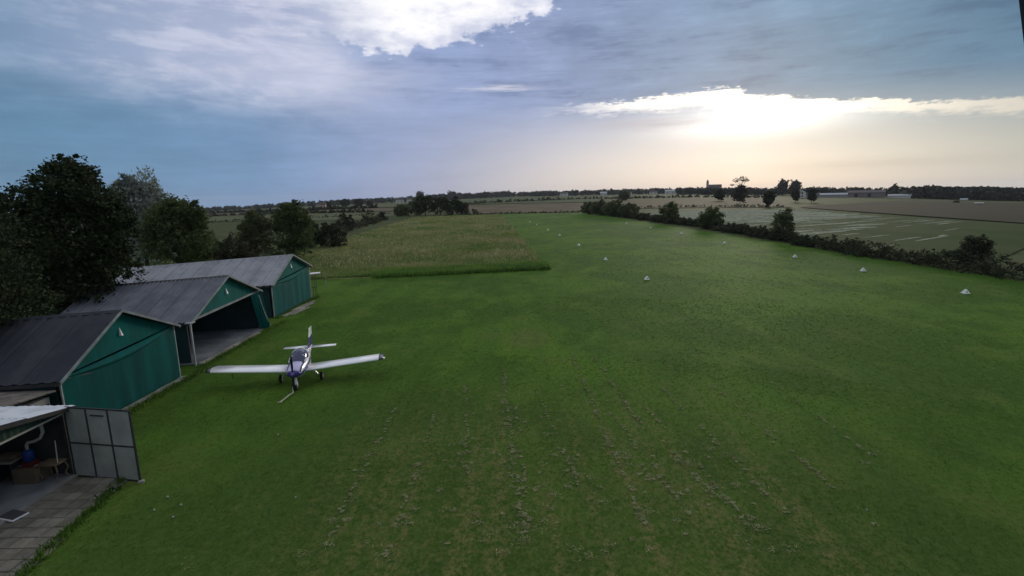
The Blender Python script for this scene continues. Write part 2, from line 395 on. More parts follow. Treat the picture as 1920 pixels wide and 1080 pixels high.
patch("far_west_field", [(-620, 900), (-90, 500), (-140, 820), (-640, 1250)], 16, 16, .5, pale_f)
patch("field_track", [(-900, 1400), (-100, 1200), (500, 1250), (900, 900)], 10, 10, .6, dark_f) if False else None
# ------------------------------------------------------------------ hangars
def grid(fn, nu, nv):
    mb = MB(); vs_ = [fn(i / nu, j / nv) for j in range(nv + 1) for i in range(nu + 1)]
    fs = [(j * (nu + 1) + i, j * (nu + 1) + i + 1, (j + 1) * (nu + 1) + i + 1, (j + 1) * (nu + 1) + i) for j in range(nv) for i in range(nu)]
    return mb.add(vs_, fs)
TEAL = pmat("teal_canvas", (.004, .105, .098), .75, (.006, .072, .072), 1.6, bump=.18, bscale=5, spec=.05, stretch=(1, 1, .16))
TEALN = pmat("teal_canvas_vignetted", (.002, .086, .081), .75, (.005, .058, .057), 1.6, bump=.18, bscale=5, spec=.05, stretch=(1, 1, .16))  # same canvas darkened for the nearest hangar, corner vignette put into the colour
TEALN2 = pmat("teal_gable_vignetted", (.003, .104, .097), .75, (.006, .076, .073), 1.8, bump=.18, bscale=5, spec=.05, stretch=(1, 1, .2))  # gable canvas with the same vignette darkening in its colour
TEAL2 = pmat("teal_canvas_faded", (.010, .125, .116), .75, (.012, .090, .086), 1.8, bump=.18, bscale=5, spec=.05, stretch=(1, 1, .2))
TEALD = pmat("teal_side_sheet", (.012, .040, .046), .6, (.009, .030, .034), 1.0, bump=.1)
TRIM = pmat("pale_trim", (.20, .24, .25), .6, (.12, .15, .16), 2.0)
POST = pmat("galvanised_post", (.40, .42, .43), .45, (.26, .28, .30), 3.0, metal=.3)
DARKSTEEL = pmat("dark_steel", (.02, .022, .025), .5, (.035, .034, .033), 3)
CONC = pmat("concrete", (.27, .27, .26), .9, (.17, .17, .165), .8, bump=.3)
CONCD = pmat("oily_concrete", (.20, .215, .235), .8, (.11, .12, .135), .7, bump=.2)
WOODP = pmat("weathered_board", (.34, .32, .27), .85, (.20, .19, .16), 2.5, bump=.3, stretch=(1, .2, 1))
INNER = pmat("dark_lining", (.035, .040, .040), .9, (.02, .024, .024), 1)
WHITE = pmat("white_paint", (.78, .79, .80), .4, (.70, .71, .73), 3)
ROOFS = [pmat("charcoal_roof_sheet", (.030, .033, .044), .8, (.046, .048, .058), .8, spec=.12, bump=.1),  # dark sheet, with corner vignette also put into its base colour
         pmat("slate_grey_roof_sheet", (.165, .172, .20), .75, (.11, .118, .142), .9, spec=.12, bump=.1),
         pmat("grey_roof_sheet", (.30, .31, .34), .75, (.215, .225, .255), .8, spec=.15, bump=.1)]
def hangar(x0, yL, yR, ya, zL, zR, za, depth, skew, drop, roofm, label, front, pw, rib):
    yc = (yL + yR) / 2
    root = empty("hangar", (x0, yc, 0))
    tag(root, label, "hangar", "gabled hangars along the strip")
    def S(d_, y, z): return (x0 - d_, y - skew * d_, z - drop * max(d_, 0) * (z / za))
    def prism(pts, d0, d1):     # polygon in (y,z), swept in depth
        return MB().loft([[S(d0, *p) for p in pts], [S(d1, *p) for p in pts]])
    slL = (za - zL) / (ya - yL); slR = (za - zR) / (yR - ya)
    n = int(depth / pw); cm, gm = (TEALN, TEALN2) if roofm is ROOFS[0] else (TEAL, TEAL2)
    for side, (ye, ze) in enumerate(((yL - .22, zL - .22 * slL), (yR + .22, zR - .22 * slR))):
        for i in range(n):
            a = -.28 + i * pw; b_ = a + pw - .014; jz = random.uniform(0, .008)
            prof = [(a, -.02)]; q = a + .03
            while q < b_ - .05:
                prof += [(q, 0), (q + rib * .18, .035), (q + rib * .36, .035), (q + rib * .54, 0)]; q += rib
            prof.append((b_, -.02))
            rows = []
            for (yy, zz) in ((ye, ze), (ya, za + .02)):
                rows.append([tuple(np.array(S(p[0], yy, zz)) + (0, 0, p[1] + .05 + jz)) for p in prof])
            k = len(prof)
            MB().add(rows[0] + rows[1], [(j, j + 1, k + j + 1, k + j) for j in range(k - 1)]).build("roof_panel", roofm, root)
        # barge board on the front edge and fascia below the eave
        MB().hexa([S(-.33, ye, ze - .04), S(-.28, ye, ze - .04), S(-.28, ya, za + .01), S(-.33, ya, za + .01),
                   S(-.33, ye, ze + .075), S(-.28, ye, ze + .075), S(-.28, ya, za + .12), S(-.33, ya, za + .12)]).build("barge_board", TRIM, root)
        MB().hexa([S(-.27, ye - .03, ze - .10), S(-.27, ye + .03, ze - .10), S(depth, ye + .03, ze - .10), S(depth, ye - .03, ze - .10),
                   S(-.27, ye - .03, ze + .03), S(-.27, ye + .03, ze + .03), S(depth, ye + .03, ze + .03), S(depth, ye - .03, ze + .03)]).build("gutter", DARKSTEEL, root)
    MB().loft([[S(dd, ya - .16, za + .03), S(dd, ya, za + .13), S(dd, ya + .16, za + .03), S(dd, ya, za + .06)] for dd in (-.3, depth)]).build("ridge_cap", DARKSTEEL if front == 'open' else roofm, root)
    prism([(yL, zL), (yR, zR), (ya, za - .02)], .0, .05).build("gable_panel", gm, root)
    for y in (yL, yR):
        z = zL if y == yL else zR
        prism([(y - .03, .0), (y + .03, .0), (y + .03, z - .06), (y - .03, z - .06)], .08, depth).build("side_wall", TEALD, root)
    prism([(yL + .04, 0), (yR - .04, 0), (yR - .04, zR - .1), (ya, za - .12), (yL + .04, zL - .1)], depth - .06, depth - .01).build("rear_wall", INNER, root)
    # little vent flap on the gable
    yv, zv = ya + .05, zL + .42 * (za - zL)
    MB().add([(x0 + .01, yv - .04, zv), (x0 + .01, yv + .09, zv), (x0 + .11, yv + .08, zv), (x0 + .11, yv - .02, zv), (x0 + .01, yv, zv + .36), (x0 + .03, yv + .015, zv + .36)],
             [(0, 1, 5, 4), (3, 2, 5, 4), (0, 3, 4), (1, 5, 2), (0, 1, 2, 3)]).build("vent_flap", WHITE, root)
    for y, z in ((yL, zL), (yR, zR)):
        MB().box((x0 + .09, y, z / 2), (.06, .06, z)).build("corner_post", POST, root)
    if front == 'closed':
        ph = random.random() * 9
        def cur(u, v):
            y = yL + .05 + (yR - yL - .1) * u; zt = zL + (zR - zL) * u - .10
            amp = .006 + .008 * (1 - v)
            return (x0 + .10 + amp * math.sin(y * 5.2 + ph + .6 * math.sin(y * 1.7)) + .03 * math.sin(v * 3.1) , y, .03 + (zt - .03) * v)
        grid(cur, 110, 8).build("curtain", cm, root, smooth=True)
        # slack fold of canvas hanging under the gable
        def fold(u, v):
            y = yL + .03 + (yR - yL - .06) * u; zt = zL + (zR - zL) * u
            sag = .16 * math.sin(math.pi * u) + .34 * math.sin(math.pi * u) * v
            return (x0 + .07 + .16 * math.sin(math.pi * min(1, v * 1.15)) * (0.35 + .65 * math.sin(math.pi * u)), y, zt + .16 * math.sin(math.pi * u) - sag * 1.35 - .02 * v)
        grid(fold, 40, 8).build("canvas_fold", gm, root, smooth=True)
        def shade(u):
            return fold(u, 1.0)
        MB().tube([tuple(np.array(shade(k / 30)) + (.015, 0, -.015)) for k in range(31)], .025, 6).build("hem_pipe", DARKSTEEL, root)
    else:
        MB().hexa([(x0 + .02, yL, zL - .10), (x0 + .09, yL, zL - .10), (x0 + .09, yR, zR - .10), (x0 + .02, yR, zR - .10),
                   (x0 + .02, yL, zL + .03), (x0 + .09, yL, zL + .03), (x0 + .09, yR, zR + .03), (x0 + .02, yR, zR + .03)]).build("lintel", TRIM, root)
        MB().box((x0 + .35, yL - .38, zL / 2 - .03), (.08, .08, zL - .06)).build("corner_post", POST, root)
        MB().box((x0 + .22, yL - .19, zL - .05), (.34, .44, .06)).build("post_bracket", POST, root)
        MB().box((x0 + .06, yR + .42, zR / 2), (.08, .08, zR)).build("corner_post", POST, root)
        MB().box((x0 + .06, yR + .21, zR - .04), (.07, .34, .07)).build("post_bracket", POST, root)
        def cur(u, v):
            y0 = yR - 1.25 + .9 * (1 - v) ** 1.3; y = y0 + (yR + .25 + .1 * (1 - v) - y0) * u; zt = zR - .10
            return (x0 + .18 + .30 * (1 - v) * u + (.05 + .06 * (1 - v)) * math.sin(u * 34 + 1.2 * v), y, .05 + (zt - .05) * v)
        grid(cur, 60, 10).build("drawn_curtain", TEAL, root, smooth=True)
        MB().tube([(x0 + .30, yR - .35, zR - .25), (x0 + .36, yR + .05, 1.3), (x0 + .52, yR + .40, .12)], .03, 6).build("curtain_rope", POST, root)
    return root
H1 = hangar(-17.6, 18.85, 25.7, 22.2, 2.42, 2.78, 4.28, 6.2, .06, .05, ROOFS[0], "closed teal canvas hangar with a charcoal roof, the one nearest the small open shed", 'closed', 1.5, .5)
H2 = hangar(-18.05, 27.75, 35.6, 31.75, 2.52, 2.78, 4.36, 8.3, .16, .045, ROOFS[1], "open fronted hangar between the two closed ones, its curtain drawn aside", 'open', .95, .24)
H3 = hangar(-18.65, 38.95, 46.5, 42.85, 2.66, 3.1, 4.44, 12.5, .22, .045, ROOFS[2], "farthest teal hangar with a pale grey roof beside the tall meadow", 'closed', .92, .46)
# floors and thresholds
tag(MB().hexa([(-26.2, 26.5, .04), (-17.75, 27.55, .04), (-17.75, 35.5, .04), (-26.2, 34.1, .04), (-26.2, 26.5, .10), (-17.75, 27.55, .10), (-17.75, 35.5, .10), (-26.2, 34.1, .10)]).build("concrete_floor", CONCD), kind='structure')
def strip(name, x, y0, y1, w, h, seg, m):
    y = y0
    mb = None
    root = empty(name, (x, (y0 + y1) / 2, 0))
    while y < y1 - .1:
        L = min(seg * random.uniform(.8, 1.15), y1 - y)
        MB().box((x + random.uniform(-.03, .03), y + L / 2, .03 + h / 2 + random.uniform(-.008, .008)), (w * random.uniform(.85, 1.1), L - .03, h), random.uniform(-.015, .015)).build("kerb_slab", m, root)
        y += L
    return root
tag(strip("threshold", -17.15, 18.9, 25.6, .34, .07, .9, CONC), "narrow pale concrete threshold along the foot of the charcoal roofed hangar", "threshold")
tag(strip("threshold", -17.55, 27.6, 34.4, .30, .08, 1.1, WOODP), "narrow worn threshold across the mouth of the open hangar", "threshold")
rt = empty("board_pile", (-17.8, 41.6, 0)); tag(rt, "long pale boards lying on the grass before the farthest hangar", "boards")
for i in range(7):
    MB().box((-18.05 + (i % 4) * .22, 41.6 + random.uniform(-.5, .5) + (1.2 if i > 3 else -.4), .06 + .045 * (i // 4)), (.19, random.uniform(2.6, 3.9), .04), random.uniform(-.10, .02)).build("board", WOODP, rt)
# hangar contents: a workbench and drum in the dark
rt = empty("workbench", (-24.5, 33.2, .1)); tag(rt, "dark workbench against the inner wall of the open hangar", "workbench")
MB().box((-24.5, 33.2, .92), (2.4, .7, .06)).build("bench_top", WOODP, rt)
for sx in (-1.1, 1.1):
    for sy in (-.28, .28): MB().box((-24.5 + sx, 33.2 + sy, .495), (.08, .08, .79)).build("leg", DARKSTEEL, rt)

# white flat panel on a trestle jutting out past hangar three
rt = empty("trestle_table", (-18.3, 47.6, 0)); tag(rt, "white topped tall stand just past the corner of the farthest hangar", "trestle")
MB().hexa([(-18.8, 46.95, 2.20), (-17.95, 47.3, 2.24), (-18.0, 47.8, 2.28), (-18.85, 47.7, 2.24), (-18.8, 46.95, 2.25), (-17.95, 47.3, 2.29), (-18.0, 47.8, 2.33), (-18.85, 47.7, 2.29)]).build("panel_top", WHITE, rt)
for x, y in ((-18.75, 47.08), (-18.45, 47.3), (-18.75, 47.6), (-18.45, 47.65)): MB().tube([(x, y, 0), (x + .02, y, 2.21)], .022, 6).build("leg", DARKSTEEL, rt)
MB().box((-18.6, 47.35, .95), (.34, .04, .04)).build("crossbar", DARKSTEEL, rt)
tag(MB().tube([(-19.35, 52.6, 0), (-19.32, 52.6, .9), (-19.36, 52.6, 1.75)], [.05, .045, .04], 7).build("wooden_post", WOODP, top_loc=(-19.35, 52.6, 0)), "lone pale wooden post at the near corner of the meadow", "post")

# ------------------------------------------------------------------ near shed, lower left
SHEET = pmat("pale_fibre_roof", (.50, .54, .60), .7, (.36, .40, .46), 1.2, bump=.35, bscale=9)
GREENC = pmat("green_ribbed_sheet", (.018, .050, .036), .6, (.012, .038, .028), 1.5)
TILED = pmat("old_tile", (.17, .15, .13), .9, (.10, .09, .08), 2, bump=.3)
PLASTER = pmat("grey_plaster", (.26, .25, .24), .9, (.19, .18, .17), 1.2)
CREAM = pmat("cream_plastic", (.42, .40, .33), .6)
BLUE = pmat("blue_plastic", (.012, .04, .18), .5)
RED = pmat("dull_red", (.10, .016, .014), .6)
PANEL = pmat("grey_polycarbonate", (.26, .28, .26), .6, (.19, .205, .195), 1.0, spec=.25)
CARD = pmat("cardboard", (.15, .11, .07), .9, (.11, .085, .06), 3)
sx0 = -14.9
shed = empty("open_shed", (sx0, 12.9, 0)); tag(shed, "open fronted shed with a pale sheet roof and green gable beside the paving", "shed")
def roofz(y): return 2.45 + .176 * min(16.1 - y, y - 9.7)
for i in range(10):     # corrugated sheets, gable to the front
    for j, (y0, y1) in enumerate(((16.1, 14.45), (14.4, 12.9), (12.9, 11.4), (11.35, 9.7))):
        a = sx0 + .32 - i * .42; prof = [(a - q * .14, .022 * (q % 2)) for q in range(4)]
        jz = .012 if j in (1, 2) else 0
        rows = [[(p[0], yy, roofz(yy) + p[1] + jz + random.uniform(0, .006)) for p in prof] for yy in (y0, y1)]
        if i < 8: MB().add(rows[0] + rows[1], [(q, q + 1, 5 + q, 4 + q) for q in range(3)]).build("roof_sheet", SHEET, shed)
for y0, y1 in ((16.1, 12.9), (12.9, 9.7)):
    MB().hexa([(sx0 + .30, y0, roofz(y0) - .13), (sx0 + .34, y0, roofz(y0) - .13), (sx0 + .34, y1, roofz(y1) - .13), (sx0 + .30, y1, roofz(y1) - .13),
               (sx0 + .30, y0, roofz(y0) - .01), (sx0 + .34, y0, roofz(y0) - .01), (sx0 + .34, y1, roofz(y1) - .01), (sx0 + .30, y1, roofz(y1) - .01)]).build("barge_board", DARKSTEEL, shed)
def gab(u, v):
    y = 16.0 - 6.2 * u; zt = roofz(y) - .06
    return (sx0 + .05 + .02 * (int(u * 62) % 2), y, 2.30 + max(zt - 2.30, .01) * v)
grid(gab, 62, 2).build("gable_sheet", GREENC, shed)
MB().box((sx0 + .10, 12.9, 2.29), (.05, 6.3, .05)).build("door_rail", CREAM, shed)
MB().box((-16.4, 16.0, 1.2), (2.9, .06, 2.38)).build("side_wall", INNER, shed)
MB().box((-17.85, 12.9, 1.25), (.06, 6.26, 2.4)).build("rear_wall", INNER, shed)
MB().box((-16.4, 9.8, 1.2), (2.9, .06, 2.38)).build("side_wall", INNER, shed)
MB().box((sx0 + .0, 15.92, 1.2), (.09, .09, 2.2)).build("door_post", DARKSTEEL, shed)
tag(MB().hexa([(-17.8, 9.8, .03), (-14.72, 9.8, .03), (-14.86, 15.95, .03), (-17.8, 15.95, .03), (-17.8, 9.8, .09), (-14.72, 9.8, .09), (-14.86, 15.95, .09), (-17.8, 15.95, .09)]).build("shed_floor", CONCD), kind='structure')
# open door leaf: frame and six panels
HNG, END = np.array((-14.76, 15.86)), np.array((-12.30, 15.43))
door = empty("shed_door", (HNG[0], HNG[1], 0)); tag(door, "grey door leaf of six panels in a black frame, swung open over the paving", "door")
dv = (END - HNG) / np.linalg.norm(END - HNG); Ld = np.linalg.norm(END - HNG); nv_ = np.array((-dv[1], dv[0])); ang = math.atan2(dv[1], dv[0])
def dpt(s, o=0): q = HNG + dv * s + nv_ * o; return q
for k in range(4):
    q = dpt(Ld * k / 3); MB().box((q[0], q[1], 1.28), (.05, .05, 2.46), ang).build("stile", DARKSTEEL, door)
for z in (.07, 1.26, 2.50):
    for k in range(3):
        q = dpt(Ld * (k + .5) / 3); MB().box((q[0], q[1], z), (Ld / 3 - .052, .045, .045), ang).build("rail", DARKSTEEL, door)
for z0, z1 in ((.095, 1.235), (1.285, 2.475)):
    for k in range(3):
        q = dpt(Ld * (k + .5) / 3); MB().box((q[0], q[1], (z0 + z1) / 2), (Ld / 3 - .054, .014, z1 - z0 - .004), ang).build("panel", PANEL, door)
q = dpt(Ld * .5, -.02); MB().box((q[0], q[1], 2.28), (.5, .03, .035), ang).build("handle_bar", DARKSTEEL, door)
q = dpt(Ld + .05); tag(MB().box((q[0], q[1] - .02, .05), (.16, .12, .09), .4).build("door_stop", CONC, top_loc=(q[0], q[1], 0)), "small pale stone at the free end of the open door leaf", "stone")
# paving tiles, each its own slab
pv = tag(MB().hexa([(-14.80, 9.5, .031), (-12.02, 9.5, .031), (-13.0, 15.75, .031), (-14.9, 15.75, .031), (-14.80, 9.5, .045), (-12.02, 9.5, .045), (-13.0, 15.75, .045), (-14.9, 15.75, .045)]).build("pavement", pmat("joint_soil", (.06, .06, .04), .95)), kind='structure')
TILE = [pmat("paving_slab_grey", (.170, .158, .135), .9, (.115, .108, .09), 2.5, bump=.3), pmat("paving_slab_pale", (.195, .182, .155), .9, (.135, .125, .105), 2.5, bump=.3), pmat("paving_slab_dark", (.145, .135, .115), .9, (.10, .094, .078), 2.5, bump=.3)]
ty = .44; nrow = int((15.75 - 9.5) / ty)
for r in range(nrow):
    y = 9.55 + (r + .5) * ty
    xl, xr = -14.78 - .1 * (r / nrow), -12.12 - .93 * (r / nrow)
    x = xl + random.uniform(0, .1)
    while x < xr - .15:
        w = .42
        MB().hexa([tuple(np.array(p) + (0, 0, q_)) for q_, sh in ((.046, 0), (.075 + random.uniform(-.008, .010), .012)) for p in
                   ((x + .012 + sh, y - ty / 2 + .012 + sh, 0), (x + w - .012 - sh, y - ty / 2 + .012 + sh, 0), (x + w - .012 - sh, y + ty / 2 - .012 - sh, 0), (x + .012 + sh, y + ty / 2 - .012 - sh, 0))]).build("paving_slab", random.choice(TILE), pv)
        x += w
tag(MB().box((-14.78, 12.7, .075), (.16, 6.3, .07), -.012).build("floor_edge", CONC), kind='structure')
# floor grate with a pale rim
rt = empty("floor_grate", (-14.70, 13.60, .09)); tag(rt, "dark rectangular floor mat with a pale rim on the shed threshold", "mat")
MB().box((-14.72, 13.60, .125), (.62, .40, .03), -.25).build("mat_pad", pmat("dark_rubber", (.05, .05, .06), .7), rt)
MB().box((-14.40, 13.50, .122), (.03, .42, .04), -.25).build("rim", WHITE, rt)
MB().box((-14.78, 13.39, .122), (.62, .03, .04), -.25).build("rim", WHITE, rt)
# things inside the shed
rt = empty("stool", (-15.25, 15.72, .09)); tag(rt, "small wooden stool with curved legs inside the shed corner", "stool")
MB().box((-15.25, 15.62, .68), (.62, .46, .05)).build("seat", CARD, rt)
for sx in (-.25, .25):
    for sy in (-.17, .17):
        MB().tube([(-15.25 + sx, 15.62 + sy, .655), (-15.25 + sx * 1.25, 15.62 + sy * 1.2, .42), (-15.25 + sx * .9, 15.62 + sy, .24), (-15.25 + sx * 1.2, 15.62 + sy * 1.1, .09)], .025, 6).build("leg", CARD, rt)
tag(MB().tube([(-15.0, 15.55, .705), (-15.02, 15.62, 1.45)], .014, 6).build("broom_handle", CREAM, top_loc=(-15.0, 15.55, .705)), "thin pale stick leaning above the stool in the shed", "stick")
rt = empty("carton", (-15.95, 15.6, .09)); tag(rt, "brown carton on the shed floor under the blue container", "carton")
MB().box((-15.95, 15.6, .34), (.75, .55, .50)).build("carton_body", CARD, rt)
MB().box((-15.95, 15.6, .605), (.78, .12, .01)).build("tape", CREAM, rt)
rt = empty("blue_container", (-15.95, 15.6, .61)); tag(rt, "blue container with a dull red foot standing on the brown carton", "container")
MB().box((-15.95, 15.6, .70), (.32, .30, .16)).build("foot", RED, rt)
MB().loft([[(-15.95 + .16 * r_ * math.cos(k), 15.6 + .16 * r_ * math.sin(k), z) for k in np.linspace(0, 6.283, 13)[:-1]] for r_, z in ((1, .78), (1, 1.08), (.8, 1.14), (.35, 1.16))]).build("drum_body", BLUE, rt, smooth=True)
hp = [(-15.95, 15.6, 1.15), (-15.95, 15.6, 1.32), (-15.9, 15.6, 1.40), (-15.7, 15.62, 1.44), (-15.5, 15.65, 1.54), (-15.42, 15.68, 1.72), (-15.45, 15.7, 1.95), (-15.6, 15.75, 2.12), (-15.8, 15.82, 2.2), (-16.05, 15.9, 2.22)]
tag(MB().tube(hp, .05, 8).build("flexible_hose", CREAM, top_loc=(-15.95, 15.6, 1.15), smooth=True), "cream flexible hose curving up from the blue container", "hose")
tag(MB().box((-16.55, 15.55, .95), (.5, .35, .18)).build("toolbox", CARD, top_loc=(-16.55, 15.55, .86)), "small dull box on the shelf to the left of the blue container", "box")
rt = empty("shelf", (-16.6, 15.55, .09)); tag(rt, "low dark shelf left of the brown carton in the shed", "shelf")
MB().box((-16.65, 15.55, .835), (.7, .5, .05)).build("shelf_board", WOODP, rt)
for sx in (-.3, .3): MB().box((-16.65 + sx, 15.55, .45), (.05, .45, .71)).build("side_panel", DARKSTEEL, rt)
# lean-to with old tiles between shed and first hangar
lt = empty("lean_to", (-17.9, 17.6, 0)); tag(lt, "low lean-to with a worn grey tile roof wedged between shed and hangar", "lean-to")
MB().box((-18.9, 17.75, .92), (2.4, 1.5, 1.84)).build("wall", PLASTER, lt)
MB().box((-17.675, 18.15, .85), (.05, .5, 1.5)).build("opening_shade_sheet", DARKSTEEL, lt)  # solid dark sheet on the wall, painted shade for an opening
for r in range(5):
    for c_ in range(10):
        x = -17.5 - c_ * .33; y = 18.62 - r * .36
        MB().hexa([(x, y - .40, 2.04 + .0 - r * -.035), (x, y, 2.0 - r * -.035), (x - .31, y, 2.0 + r * .035), (x - .31, y - .40, 2.04 + r * .035),
                   (x, y - .40, 2.07 + r * .035), (x, y, 2.05 + r * .035 + random.uniform(0, .015)), (x - .31, y, 2.05 + r * .035), (x - .31, y - .40, 2.07 + r * .035)]).build("roof_tile", TILED, lt)

# ------------------------------------------------------------------ aeroplane
PLX, PLY = -10.66, 24.45
plane = empty("light_aircraft", (PLX, PLY, .03), math.atan2(-1, .19)); tag(plane, "small white and purple low wing aeroplane parked nose on with a tow bar", "aeroplane")
def paint(name, expr):
    """white gloss paint with printed purple trim"""
    m = bpy.data.materials.new(name); m.use_nodes = True; t = m.node_tree; b = NB(t); p = t.nodes["Principled BSDF"]
    p.inputs['Roughness'].default_value = .22; p.inputs['Coat Weight'].default_value = .4
    tcn = b.new("ShaderNodeTexCoord"); s = b.new("ShaderNodeSeparateXYZ"); t.links.new(tcn.outputs['Object'], s.inputs[0])
    b.put(p.inputs['Base Color'], expr(b, s.outputs[0], s.outputs[1], s.outputs[2], tcn.outputs['Object']))
    return m
FX, FY, FZ = .80, .84, .96
PW, PP, PD = (.88, .88, .90), (.060, .035, .20), (.012, .010, .035)
LAV = (.46, .42, .66)
def fus_paint(b, x, y, z, v):
    x = b.m('DIVIDE', x, FX); y = b.m('DIVIDE', y, FY); z = b.m('DIVIDE', z, FZ)
    ay = b.m('ABSOLUTE', y)
    line = b.m('SUBTRACT', z, b.m('MULTIPLY_ADD', x, -.10, 1.02))
    st = b.m('MULTIPLY', b.m('GREATER_THAN', line, -.06), b.m('LESS_THAN', line, .10))
    st2 = b.m('MULTIPLY', b.m('GREATER_THAN', line, -.15), b.m('LESS_THAN', line, -.11))
    c = b.mix(b.m('MAXIMUM', st, st2), PW, PP)
    hood = b.m('MULTIPLY', b.m('GREATER_THAN', x, .40), b.m('GREATER_THAN', z, b.m('MULTIPLY_ADD', x, -.06, 1.14)))
    c = b.mix(hood, c, LAV)
    edge = b.m('MULTIPLY', b.m('GREATER_THAN', x, .30), b.m('MULTIPLY', b.m('GREATER_THAN', ay, .33), b.m('MULTIPLY', b.m('LESS_THAN', ay, .40), b.m('GREATER_THAN', z, 1.0))))
    c = b.mix(edge, c, PD)
    nose = b.m('GREATER_THAN', b.m('MULTIPLY_ADD', z, -.25, x), 1.46)
    return b.mix(nose, c, PP)
FUS = paint("fuselage_paint", fus_paint)
WNG = paint("wing_paint", lambda b, x, y, z, v: b.mix(b.step(b.noise(v, 3, 3), .4, .7), PW, (.82, .83, .86)))
FINP = paint("fin_paint", lambda b, x, y, z, v: b.mix(b.m('LESS_THAN', z, 1.60), PW, PP))
TIPP = paint("wing_tip_paint", lambda b, x, y, z, v: b.mix(0.0, PD, PD))
GLASS = bpy.data.materials.new("canopy_glass"); GLASS.use_nodes = True
gp = GLASS.node_tree.nodes["Principled BSDF"]; gp.inputs['Base Color'].default_value = (.018, .026, .085, 1); gp.inputs['Roughness'].default_value = .05; gp.inputs['Specular IOR Level'].default_value = .6
TYRE = pmat("tyre_rubber", (.015, .015, .016), .85); ALU = pmat("aluminium", (.55, .56, .57), .35, metal=.8)
def ring(x, w, zb, zt, p=2.6, n=20, z0=None):
    zc = (zb + zt) / 2; h = (zt - zb) / 2; out = []
    for k in range(n):
        a = 2 * math.pi * k / n; c, s_ = math.cos(a), math.sin(a)
        out.append((x, w * math.copysign(abs(c) ** (2 / p), c), zc + h * math.copysign(abs(s_) ** (2 / p), s_)))
    return out
st = [(1.82, .20, .86, 1.06), (1.76, .31, .78, 1.13), (1.55, .41, .70, 1.20), (1.1, .48, .62, 1.27), (.5, .53, .58, 1.32), (0, .55, .57, 1.32), (-.7, .54, .58, 1.30), (-1.3, .42, .64, 1.25), (-2.2, .24, .78, 1.18), (-3.2, .13, .91, 1.13), (-4.05, .05, .98, 1.09)]
MB().loft([ring(*q) for q in st]).build("fuselage", FUS, plane, local=True, smooth=True)
MB().loft([[(x, w * math.cos(a), z0 + h * max(0, math.sin(a)) ** .85) for a in np.linspace(0, math.pi, 15)] for x, w, z0, h in
           ((.62, .42, 1.27, .03), (.30, .46, 1.25, .30), (.0, .48, 1.24, .44), (-.4, .48, 1.23, .48), (-.9, .43, 1.22, .38), (-1.35, .30, 1.20, .12))], closed=False).build("canopy", GLASS, plane, local=True, smooth=True)
for x, w, z0, h, r_ in ((.30, .47, 1.25, .31, .030), (-.42, .49, 1.23, .49, .028)):
    MB().tube([(x - .12 * math.sin(a), w * math.cos(a), z0 + h * math.sin(a) ** .85) for a in np.linspace(0.001, math.pi - .001, 15)], r_, 6).build("canopy_frame", WHITE, plane, local=True, smooth=True)
for s in (-1, 1):
    MB().tube([(.62, s * .42, 1.28), (.3, s * .475, 1.27), (-.4, s * .495, 1.25), (-.95, s * .44, 1.24), (-1.35, s * .30, 1.21)], .035, 6).build("canopy_rail", WHITE, plane, local=True, smooth=True)
def foil(cx, y, z, ch, th, n=9, inc=.035):
    u = [(1 - math.cos(math.pi * k / n)) / 2 for k in range(n + 1)]
    yt = [5 * th * (.2969 * math.sqrt(q) - .126 * q - .3516 * q * q + .2843 * q ** 3 - .1036 * q ** 4) for q in u]
    top = [(cx - q * ch, y, z + (t_ * 1.2 + .0) * ch + inc * (.4 - q) * ch) for q, t_ in zip(u, yt)]
    bot = [(cx - q * ch, y, z - t_ * .8 * ch + inc * (.4 - q) * ch) for q, t_ in zip(u, yt)][1:-1][::-1]
    return top + bot
for s in (-1, 1):
    MB().loft([foil(.62 - .02 * q, s * (.38 + 3.49 * q), .76 + .27 * q, 1.30 - .12 * q, .15) for q in (0, .35, .7, 1)]).build("wing", WNG, plane, local=True, smooth=True)
    MB().loft([foil(.60 - o, s * (3.88 + e), 1.033 + .02 * e, c_, t_) for o, e, c_, t_ in ((0, 0, 1.18, .155), (.02, .12, 1.12, .14), (.10, .22, .90, .09))]).build("wing_tip", TIPP, plane, local=True, smooth=True)
    MB().loft([foil(-3.30 - .10 * q, s * (.10 + 1.25 * q), 1.05, .74 - .12 * q, .10) for q in (0, 1)]).build("tailplane", WNG, plane, local=True, smooth=True)
MB().tube([(.48, 4.12, 1.06), (.36, 4.14, 1.07)], [.05, .03], 6).build("tip_light", WHITE, plane, local=True)
MB().loft([[(cx + c_ * .5, 0, z), (cx + c_ * .28, t_, z), (cx - c_ * .5, t_ * .4, z), (cx - c_ * .5, -t_ * .4, z), (cx + c_ * .28, -t_, z)] for cx, c_, t_, z in ((-3.30, 1.25, .065, 1.08), (-3.55, 1.02, .06, 1.40), (-3.80, .74, .05, 1.80), (-3.92, .56, .035, 2.12))]).build("fin", FINP, plane, local=True)
MB().loft([[(cx, t_, z), (cx - c_, 0.004, z), (cx - c_, -0.004, z), (cx, -t_, z)] for cx, c_, t_, z in ((-3.94, .42, .024, 1.02), (-4.08, .36, .022, 1.45), (-4.20, .30, .018, 2.10))]).build("rudder", FINP, plane, local=True)
MB().tube([(-3.95, 0, 2.12), (-3.97, 0, 2.20)], .02, 6).build("beacon", pmat("beacon_cap", (.05, .02, .03), .4), plane, local=True)
